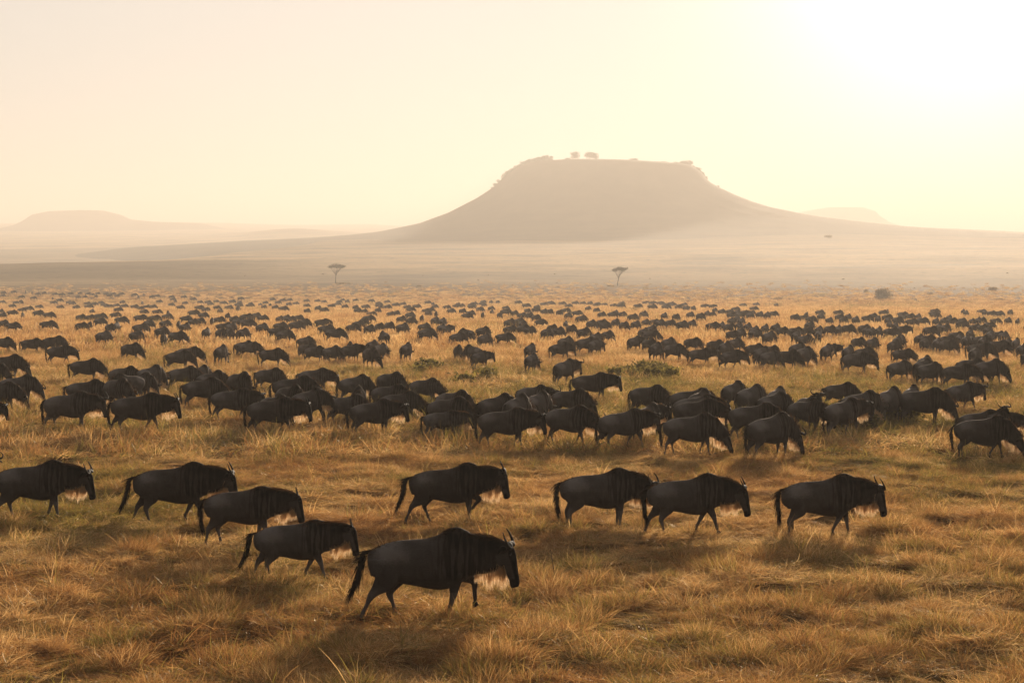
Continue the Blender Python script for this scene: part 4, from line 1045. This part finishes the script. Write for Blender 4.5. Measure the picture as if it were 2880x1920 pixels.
# the rest of the herd, past what one can pick apart: one mesh
def merged(name, items):
    V = []; F3 = []; MI = []; TN = []; n0 = 0; cache = {}
    mats = None
    for k, a in enumerate(items):
        me = TINY[a["p"]][k % len(TINY[a["p"]])]
        if me.name not in cache:
            co = np.empty(len(me.vertices) * 3, dtype=np.float32); me.vertices.foreach_get("co", co); co = co.reshape(-1, 3)
            me.calc_loop_triangles(); nt = len(me.loop_triangles)
            tri = np.empty(nt * 3, dtype=np.int32); me.loop_triangles.foreach_get("vertices", tri)
            mi = np.empty(nt, dtype=np.int32); me.loop_triangles.foreach_get("material_index", mi)
            c = np.empty(len(me.vertices) * 4, dtype=np.float32); me.attributes["tone"].data.foreach_get("color", c)
            cache[me.name] = (co, tri.reshape(-1, 3), mi, c.reshape(-1, 4), [m.name for m in me.materials])
        co, tri, mi, c, ml = cache[me.name]
        if mats is None: mats = ml
        mp = np.array([mats.index(q) for q in ml])
        ca, sa = math.cos(a["yaw"]), math.sin(a["yaw"]); s = a["s"]
        w = np.stack([co[:, 0] * ca - co[:, 1] * sa, co[:, 0] * sa + co[:, 1] * ca, co[:, 2]], -1) * s + np.array(a["base"])
        V.append(w); F3.append(tri + n0); MI.append(mp[mi]); TN.append(c); n0 += len(co)
    me = mesh_np(name, np.concatenate(V), np.concatenate(F3), [bpy.data.materials[m] for m in mats], True, {"tone": ('FLOAT_COLOR', np.concatenate(TN))})
    me.polygons.foreach_set("material_index", np.concatenate(MI)); me.update()
    return me
herd = link(bpy.data.objects.new("distant_herd", merged("distant_herd", rest)))
tag(herd, kind="stuff")
print("HERD named", len(named), "rest", len(rest), "mid", sum(a["r"] < 178 for a in named))

# the walkers in front ------------------------------------------------------
def walker(hump_px, hump_y, foot_y, head, gait, label, seed, yaw=0.0, hyaw=0.0, **kw):
    ppm = (foot_y - 807) / 5.3
    s = (foot_y - hump_y) / (1.385 * ppm)
    off = 0.36 * s * math.cos(yaw)
    p = on_ground(hump_px - off * ppm, foot_y)
    pm = make_gnu_meshes("n", head, gait, hyaw, 0, seed, **kw)
    return copies(pm, p + Vector((0, 0, 0.0)), yaw, s, label, "wildebeest walking past in front")
walker(1283, 1481, 1742, "level", "stride", "largest, nearest wildebeest, walking right with one foreleg lifted forward", 201, hyaw=-0.12, tail="back", hump=1.1)
walker(888, 1450, 1634, "level", "stride2", "rusty maned young wildebeest with spike horns, walking close behind the nearest one", 202, tail="back", rust=True, calf=True, hump=0.7, mane=1.2, drop=-0.05)
walker(738, 1362, 1532, "level", "amble", "greyest young wildebeest with two straight spike horns, in the left group of walkers", 203, pale=0.10, rust=True, calf=True, hump=0.75, hyaw=0.05)
walker(548, 1293, 1476, "level", "stride2", "walking wildebeest whose muzzle passes behind the grey young one", 204, tail="back", hyaw=0.08)
walker(152, 1290, 1463, "level", "amble", "wildebeest with a golden beard walking at the left edge, tail out of frame", 205, beard=1.2, drop=0.03)
walker(1317, 1296, 1472, "level", "lift", "centre wildebeest with a tufted mane and bent foreleg walking behind the nearest one", 206, tail="back", mane=1.5, hyaw=0.05, drop=-0.06)
walker(1742, 1311, 1488, "level", "stand", "walking wildebeest turning its head to the camera, overlapping the rump of another", 207, hyaw=-0.38, drop=0.10)
walker(1990, 1328, 1506, "level", "stride2", "wildebeest partly hidden behind the head of the one following it", 208, hyaw=-0.15, drop=0.07)
walker(2372, 1325, 1512, "level", "spread", "black wildebeest walking alone at the right with pale beard hanging low", 209, hyaw=0.1, beard=1.1, drop=0.05)
walker(-62, 1290, 1428, "high", "stand", "wildebeest facing the camera at the left edge, only its horned head showing", 210, hyaw=-1.25)
# special animals of the packed row
def special(hump_px, hump_y, foot_y, head, gait, label, seed, yaw=0.0, hyaw=0.0, **kw):
    ppm = (foot_y - 807) / 5.3; s = (foot_y - hump_y) / (1.385 * ppm)
    p = on_ground(hump_px - 0.36 * s * math.cos(yaw) * ppm, foot_y)
    return copies(make_gnu_meshes("s", head, gait, hyaw, 1, seed, **kw), p, yaw, s, label, "wildebeest packed in the row behind the walkers")
special(1275, 1147, 1238, "level", "amble", "smallest young wildebeest walking in front of the packed row", 301, calf=True, rust=True, hump=.7)
special(2282, 1106, 1212, "high", "stand", "wildebeest facing the camera with wide horns in the packed row at right", 302, yaw=-1.3, hyaw=-0.2)
special(2786, 1150, 1250, "high", "stand", "wildebeest looking at the camera over the backs at the right edge", 303, yaw=0.15, hyaw=-1.25)
# ------------------------------------------------------------------ grass
def grass_material(name):
    m, n, l = new_mat(name)
    out = n.new("ShaderNodeOutputMaterial")
    d = n.new("ShaderNodeBsdfDiffuse"); t = n.new("ShaderNodeBsdfTranslucent"); mx = n.new("ShaderNodeMixShader"); mx.inputs[0].default_value = 0.6
    g = n.new("ShaderNodeBsdfGlossy"); g.inputs["Roughness"].default_value = 0.38; g.inputs[0].default_value = (0.9, 0.8, 0.65, 1)
    m2 = n.new("ShaderNodeMixShader")
    bl = n.new("ShaderNodeAttribute"); bl.attribute_name = "blade"                      # x: random per blade, y: along the blade
    it = n.new("ShaderNodeAttribute"); it.attribute_type = 'INSTANCER'; it.attribute_name = "patch"
    sb = n.new("ShaderNodeSeparateColor"); l.new(bl.outputs["Color"], sb.inputs[0])
    si = n.new("ShaderNodeSeparateColor"); l.new(it.outputs["Color"], si.inputs[0])
    def ma(op, a, b, clamp=False):
        q = n.new("ShaderNodeMath"); q.operation = op; q.use_clamp = clamp
        for k, v in enumerate((a, b)):
            if isinstance(v, (int, float)): q.inputs[k].default_value = v
            else: l.new(v, q.inputs[k])
        return q.outputs[0]
    # dry straw .. rust against green, chosen by patch and blade
    dry = ramp(n, [(0.0, (0.10, 0.050, 0.024)), (0.25, (0.24, 0.115, 0.048)), (0.5, (0.38, 0.215, 0.096)), (0.75, (0.60, 0.40, 0.20)), (1.0, (0.76, 0.59, 0.37))])
    l.new(ma('ADD', ma('MULTIPLY', sb.outputs[0], 0.66), ma('MULTIPLY', si.outputs[0], 0.50)), dry.inputs[0])
    grn = ramp(n, [(0.0, (0.070, 0.066, 0.028)), (0.5, (0.17, 0.150, 0.052)), (1.0, (0.36, 0.31, 0.085))])
    l.new(sb.outputs[0], grn.inputs[0])
    fac = ma('GREATER_THAN', ma('ADD', si.outputs[1], ma('MULTIPLY', sb.outputs[2], 0.6)), 0.77)
    mc = n.new("ShaderNodeMix"); mc.data_type = 'RGBA'
    l.new(fac, mc.inputs[0]); l.new(dry.outputs[0], mc.inputs[6]); l.new(grn.outputs[0], mc.inputs[7])
    l.new(mc.outputs[2], d.inputs[0])
    tr = n.new("ShaderNodeMix"); tr.data_type = 'RGBA'; tr.blend_type = 'MULTIPLY'; tr.inputs[0].default_value = 1.0; tr.inputs[7].default_value = (1.2, 1.03, 0.72, 1)
    l.new(mc.outputs[2], tr.inputs[6]); l.new(tr.outputs[2], t.inputs[0])
    l.new(d.outputs[0], mx.inputs[1]); l.new(t.outputs[0], mx.inputs[2])
    l.new(ma('ADD', ma('MULTIPLY', ma('GREATER_THAN', sb.outputs[2], 0.80), 0.05), 0.015), m2.inputs[0])
    l.new(mx.outputs[0], m2.inputs[1]); l.new(g.outputs[0], m2.inputs[2]); l.new(m2.outputs[0], out.inputs[0])
    return m
M_GRASS = grass_material("savanna_grass")

def tuft(name, seed, nb, rad, h, width, segs, style):
    rng = np.random.RandomState(seed)
    V = []; F = []; B = []
    lay = rng.rand() * 6.28
    for _ in range(nb):
        a = rng.rand() * 6.28; r = rad * rng.rand() ** 0.6
        p = np.array([math.cos(a) * r, math.sin(a) * r, -0.03])
        if style == "mat":      # matted, blown over, tangled
            az = lay + rng.normal() * 1.2; lean = rng.uniform(0.7, 1.5); L = h * rng.uniform(0.5, 1.6); droop = rng.uniform(0.8, 2.6)
        elif style == "tuss":   # fountain shaped tussock
            az = a + rng.normal() * 0.9; lean = 0.15 + 0.9 * (r / rad) * rng.uniform(0.4, 1.5); L = h * rng.uniform(0.7, 1.3); droop = rng.uniform(0.3, 1.3)
        else:                    # upright
            az = rng.rand() * 6.28; lean = abs(rng.normal()) * 0.28; L = h * rng.uniform(0.6, 1.3); droop = rng.uniform(0.0, 0.7)
        d = np.array([math.cos(az) * math.sin(lean), math.sin(az) * math.sin(lean), math.cos(lean)])
        sd = np.cross(d, rng.normal(size=3)); sd /= np.linalg.norm(sd)
        w = width * rng.uniform(0.6, 1.4); k = len(V); c = rng.rand(); c2 = rng.rand()
        cv = rng.normal(size=3) * (1.0 if style == 'mat' else 0.6)
        for i in range(segs + 1):
            f = i / segs
            ww = w * (1 - 0.8 * f ** 1.5)
            V.append(p - sd * ww / 2); V.append(p + sd * ww / 2); B += [(c, f, c2, 1)] * 2
            d = d + np.array([0, 0, -droop / segs]) + cv / segs; d /= np.linalg.norm(d)
            p = p + d * L / segs
            if p[2] < 0.02: p[2] = 0.02 + rng.rand() * 0.03
        F += [(k + 2 * i, k + 2 * i + 1, k + 2 * i + 3, k + 2 * i + 2) for i in range(segs)]
    me = mesh_np(name, V, F, [M_GRASS], False, {"blade": ('FLOAT_COLOR', B)})
    return me

def scatter(name, pts, scl, rotz, patch, variant, protos, tilt=None):
    """one object: a vertex per tuft, geometry nodes put a tuft on each"""
    n = len(pts)
    me = bpy.data.meshes.new(name)
    me.vertices.add(n); me.vertices.foreach_set("co", np.asarray(pts, np.float32).ravel())
    def at(nm, ty, arr, f):
        a = me.attributes.new(nm, ty, 'POINT'); a.data.foreach_set(f, np.asarray(arr).ravel())
    at("scl", 'FLOAT_VECTOR', np.asarray(scl, np.float32), "vector")
    rot = np.zeros((n, 3), np.float32); rot[:, 2] = rotz
    if tilt is not None: rot[:, :2] = tilt
    at("rot", 'FLOAT_VECTOR', rot, "vector")
    at("patch", 'FLOAT_COLOR', np.asarray(patch, np.float32), "color")
    at("idx", 'INT', np.asarray(variant, np.int32), "value")
    coll = bpy.data.collections.new(name + "_tufts")
    for i, p in enumerate(protos):
        coll.objects.link(bpy.data.objects.new(f"{name}_tuft", p))
    ng = bpy.data.node_groups.new(name, 'GeometryNodeTree')
    ng.interface.new_socket("Geometry", in_out='INPUT', socket_type='NodeSocketGeometry')
    ng.interface.new_socket("Geometry", in_out='OUTPUT', socket_type='NodeSocketGeometry')
    N = ng.nodes; L = ng.links
    gi = N.new("NodeGroupInput"); go = N.new("NodeGroupOutput")
    mp = N.new("GeometryNodeMeshToPoints"); ip = N.new("GeometryNodeInstanceOnPoints")
    ci = N.new("GeometryNodeCollectionInfo"); ci.inputs["Collection"].default_value = coll
    ci.inputs["Separate Children"].default_value = True; ci.inputs["Reset Children"].default_value = True
    def na(nm, ty):
        q = N.new("GeometryNodeInputNamedAttribute"); q.data_type = ty; q.inputs["Name"].default_value = nm; return q.outputs["Attribute"]
    L.new(gi.outputs[0], mp.inputs[0]); L.new(mp.outputs[0], ip.inputs["Points"]); L.new(ci.outputs[0], ip.inputs["Instance"])
    ip.inputs["Pick Instance"].default_value = True
    L.new(na("idx", 'INT'), ip.inputs["Instance Index"]); L.new(na("rot", 'FLOAT_VECTOR'), ip.inputs["Rotation"]); L.new(na("scl", 'FLOAT_VECTOR'), ip.inputs["Scale"])
    L.new(ip.outputs[0], go.inputs[0])
    ob = link(bpy.data.objects.new(name, me))
    md = ob.modifiers.new("tufts", 'NODES'); md.node_group = ng
    tag(ob, kind="stuff")
    return ob

def wedge(r0, r1, cell, seed, margin=5.0):
    """jittered points over the strip of ground in and a little beside the view"""
    rng = np.random.RandomState(seed)
    xs = np.arange(-r1 * 0.30 - margin, r1 * 0.30 + margin, cell); ys = np.arange(r0 * 0.9, r1, cell)
    X, Y = np.meshgrid(xs, ys)
    X = X + rng.uniform(-.5, .5, X.shape) * cell; Y = Y + rng.uniform(-.5, .5, X.shape) * cell
    X = X.ravel(); Y = Y.ravel(); R = np.hypot(X, Y)
    k = (R >= r0) & (R < r1) & (np.abs(X) < 0.285 * Y + margin)
    return X[k], Y[k], rng

def patch_of(X, Y, rng):
    n = len(X)
    tone = 0.50 + 1.9 * fbm(X / 2.2 + 7, Y / 2.6, 4) + 0.6 * fbm(X / 14 + 1, Y / 14, 3) + rng.normal(size=n) * 0.10 + 0.10 * sstep(60, 160, np.hypot(X, Y))
    R = np.hypot(X, Y)
    green = 0.40 + 1.1 * fbm(X / 5.5 + 50, Y / 7.5 + 11, 4) + 0.7 * fbm(X / 25 + 5, Y / 30 + 11, 3) + rng.normal(size=n) * 0.08 - 0.28 * sstep(95, 150, R)
    return np.stack([np.clip(tone, 0, 1), np.clip(green, 0, 1), rng.rand(n), np.ones(n)], -1)

# near: every tuft with its own blades
NEAR = [tuft("tuft", 1 + i, 220, 0.28, 0.30, 0.0056, 5, "mat") for i in range(6)] + [
        tuft("tuft", 15, 190, 0.17, 0.32, 0.005, 4, "tuss"), tuft("tuft", 16, 190, 0.15, 0.29, 0.005, 4, "tuss"),
        tuft("tuft", 17, 26, 0.20, 0.42, 0.009, 4, "up"), tuft("tuft", 18, 16, 0.10, 0.50, 0.011, 4, "up")]
def field(name, r0, r1, cell, seed, protos, hs, ntypes=(4, 2, 2), wscale=1.0):
    X, Y, rng = wedge(r0, r1, cell, seed)
    Z = zground(X, Y); n = len(X)
    dens = 0.45 + 1.9 * fbm(X / 0.75 + 3, Y / 0.9 + 9, 3) + 0.5 * fbm(X / 6 + 3, Y / 6, 2)
    pt = patch_of(X, Y, rng)
    u = rng.rand(n); a, b, c = ntypes
    ty = np.where(u < 0.80, rng.randint(0, a, n), np.where(u < 0.93, a + rng.randint(0, b, n), a + b + rng.randint(0, c, n)))
    up = ty >= a + b
    pt[up, 1] = np.clip(pt[up, 1] + 0.30 * (rng.rand(up.sum()) < .6), 0, 1)
    hgt = np.clip(0.42 + 1.15 * dens, 0.25, 1.7) * rng.uniform(0.75, 1.25, n) * hs
    wid = rng.uniform(0.85, 1.3, n) * wscale
    scl = np.stack([wid, wid, hgt], -1)
    tilt = rng.normal(size=(n, 2)) * 0.12
    keep = rng.rand(n) < np.clip(0.36 + dens * 1.25, 0.2, 1) * (1 - sstep(480, 920, np.hypot(X, Y)) ** 0.6)
    P = np.stack([X, Y, Z], -1)
    return scatter(name, P[keep], scl[keep], rng.rand(n)[keep] * 6.28, pt[keep], ty[keep], protos, tilt[keep])
field("grass", 21, 62, 0.25, 11, NEAR, 0.72, (6, 2, 2))
MIDT = [tuft("tuft", 11, 80, 0.42, 0.42, 0.016, 3, "mat"), tuft("tuft", 12, 80, 0.42, 0.40, 0.015, 3, "mat"), tuft("tuft", 13, 80, 0.40, 0.46, 0.014, 3, "tuss"), tuft("tuft", 14, 80, 0.40, 0.42, 0.015, 3, "mat"),
        tuft("tuft", 15, 90, 0.3, 0.5, 0.014, 3, "tuss"), tuft("tuft", 16, 90, 0.3, 0.46, 0.013, 3, "tuss"),
        tuft("tuft", 17, 60, 0.4, 0.52, 0.013, 3, "up"), tuft("tuft", 18, 60, 0.35, 0.55, 0.013, 3, "up")]
field("middle_grass", 62, 170, 0.50, 12, MIDT, 0.92)
FART = [tuft("tuft", 21, 90, 1.2, 0.42, 0.045, 2, "up"), tuft("tuft", 22, 90, 1.2, 0.44, 0.045, 2, "up"), tuft("tuft", 23, 90, 1.2, 0.42, 0.05, 2, "tuss"), tuft("tuft", 24, 90, 1.2, 0.40, 0.045, 2, "up"),
        tuft("tuft", 25, 90, 0.9, 0.5, 0.045, 2, "tuss"), tuft("tuft", 26, 90, 0.9, 0.46, 0.045, 2, "tuss"),
        tuft("tuft", 27, 70, 1.2, 0.55, 0.04, 2, "up"), tuft("tuft", 28, 70, 1.2, 0.5, 0.04, 2, "up")]
field("far_grass", 170, 930, 1.7, 13, FART, 1.20)

# bigger dark-hearted tussocks standing out of the sward
BIGT = [tuft("tuft", 31 + i, 620, 0.36, 0.36, 0.0052, 5, "tuss") for i in range(3)]
rt_ = np.random.RandomState(77)
bx = []; 
for (px_, py_) in [(370, 1245), (530, 1240), (1680, 1735), (1590, 1640), (2700, 1610), (1260, 1745), (640, 1760), (430, 1680), (2370, 1250), (2560, 1780), (900, 1610), (1480, 1470), (290, 1560), (2300, 1500), (1950, 1560), (130, 1610), (2150, 1850), (2790, 1760), (1060, 1330), (1780, 1700), (560, 1480), (2450, 1230), (820, 1860), (1900, 1800), (340, 1850), (60, 1760), (2640, 1380), (1380, 1860)]:
    p = on_ground(px_, py_)
    for k in range(1 + rt_.randint(0, 3)):
        bx.append((p.x + rt_.normal() * 0.35, p.y + rt_.normal() * 0.3))
bx = np.array(bx)
for _ in range(1500):
    r_ = rt_.uniform(24, 110); a_ = rt_.uniform(-.27, .27); bx = np.vstack([bx, [r_ * math.sin(a_), r_ * math.cos(a_)]])
keep_ = np.concatenate([np.ones(len(bx) - 1500, bool), fbm(bx[-1500:, 0] / 2.5, bx[-1500:, 1] / 3.0, 3) > -0.10]); bx = bx[keep_]
nb_ = len(bx)
pz = zground(bx[:, 0], bx[:, 1])
pt_ = np.stack([rt_.uniform(0.0, 0.7, nb_), rt_.uniform(0.10, 0.62, nb_), rt_.rand(nb_), np.ones(nb_)], -1)
sc_ = rt_.uniform(0.55, 1.2, (nb_, 1)) * np.array([[1, 1, 0.95]])
scatter("tussock_grass", np.column_stack([bx, pz]), sc_, rt_.rand(nb_) * 6.28, pt_, rt_.randint(0, 3, nb_), BIGT)

# leafy green forbs among the middle grass
def forb(name, seed):
    rng = np.random.RandomState(seed); V = []; F = []; B = []
    for _ in range(150):
        c = rng.normal(size=3) * np.array([0.22, 0.22, 0.10]) + np.array([0, 0, 0.30])
        u = rng.normal(size=3); u /= np.linalg.norm(u); w = np.cross(u, rng.normal(size=3)); w /= np.linalg.norm(w); s = 0.07 * (0.6 + rng.rand()); k = len(V)
        V += [c - u * s, c + w * s * .6, c + u * s, c - w * s * .6]; F.append((k, k + 1, k + 2, k + 3)); q = rng.rand(); B += [(q * 0.6, 0.5, 0.6, 1)] * 4
    return mesh_np(name, V, F, [M_GRASS], False, {"blade": ('FLOAT_COLOR', B)})
FORB = [forb("forb", i) for i in range(3)]
fx = []
for (cx_, cy_, w_, h_, n_) in [(1800, 1052, 70, 10, 14), (1195, 1046, 26, 8, 10), (1870, 1060, 40, 8, 10), (2400, 1190, 110, 14, 36), (2480, 1180, 60, 10, 30), (1330, 1070, 60, 12, 4), (2150, 1200, 40, 10, 20), (640, 880, 40, 5, 0), (240, 905, 20, 4, 8), (1780, 872, 26, 4, 12)]:
    for _ in range(n_):
        p = on_ground(cx_ + rt_.normal() * w_ * .5, cy_ + rt_.normal() * h_ * .6); fx.append((p.x, p.y, p.z))
fx = np.array(fx); nf_ = len(fx)
scatter("green_forbs", fx, rt_.uniform(0.7, 1.5, (nf_, 1)) * np.ones((1, 3)), rt_.rand(nf_) * 6.28, np.stack([rt_.rand(nf_), np.full(nf_, 1.0), rt_.rand(nf_), np.ones(nf_)], -1), rt_.randint(0, 3, nf_), FORB)

# the single tall dark stalk in front
p = on_ground(1556, 1640)
rng = np.random.RandomState(8); A = Acc()
st_ = spl([(0.04, 0, -0.05), (0.02, 0, 0.25), (-0.02, 0, 0.5), (-0.06, 0, 0.78)], 14)
root = bpy.data.objects.new("stalk_plant", None); COL.objects.link(root); root.location = p; root.scale = (0.8, 0.8, 0.8)
tag(root, "single tall dark bare stalk standing in the grass right of the nearest wildebeest", "plant")
A.add(*tube(st_, np.linspace(0.012, 0.005, 14), n=6))
link(bpy.data.objects.new("stem", mesh_np("stem", A.arr(), A.F, [M_BARK])), root)
A = Acc()
for k in range(12):
    q = st_[3 + int(k * 0.9)]; dd = np.array([math.cos(k * 2.4), math.sin(k * 2.4), 0.4]) * 0.05
    A.add([q, q + dd * .5 + [0, 0, .012], q + dd, q + dd * .5 - [0, 0, .012]], [(0, 1, 2, 3)])
lf = link(bpy.data.objects.new("leaf", mesh_np("leaf", A.arr(), A.F, [M_BUSH])), root); lf["kind"] = "stuff"
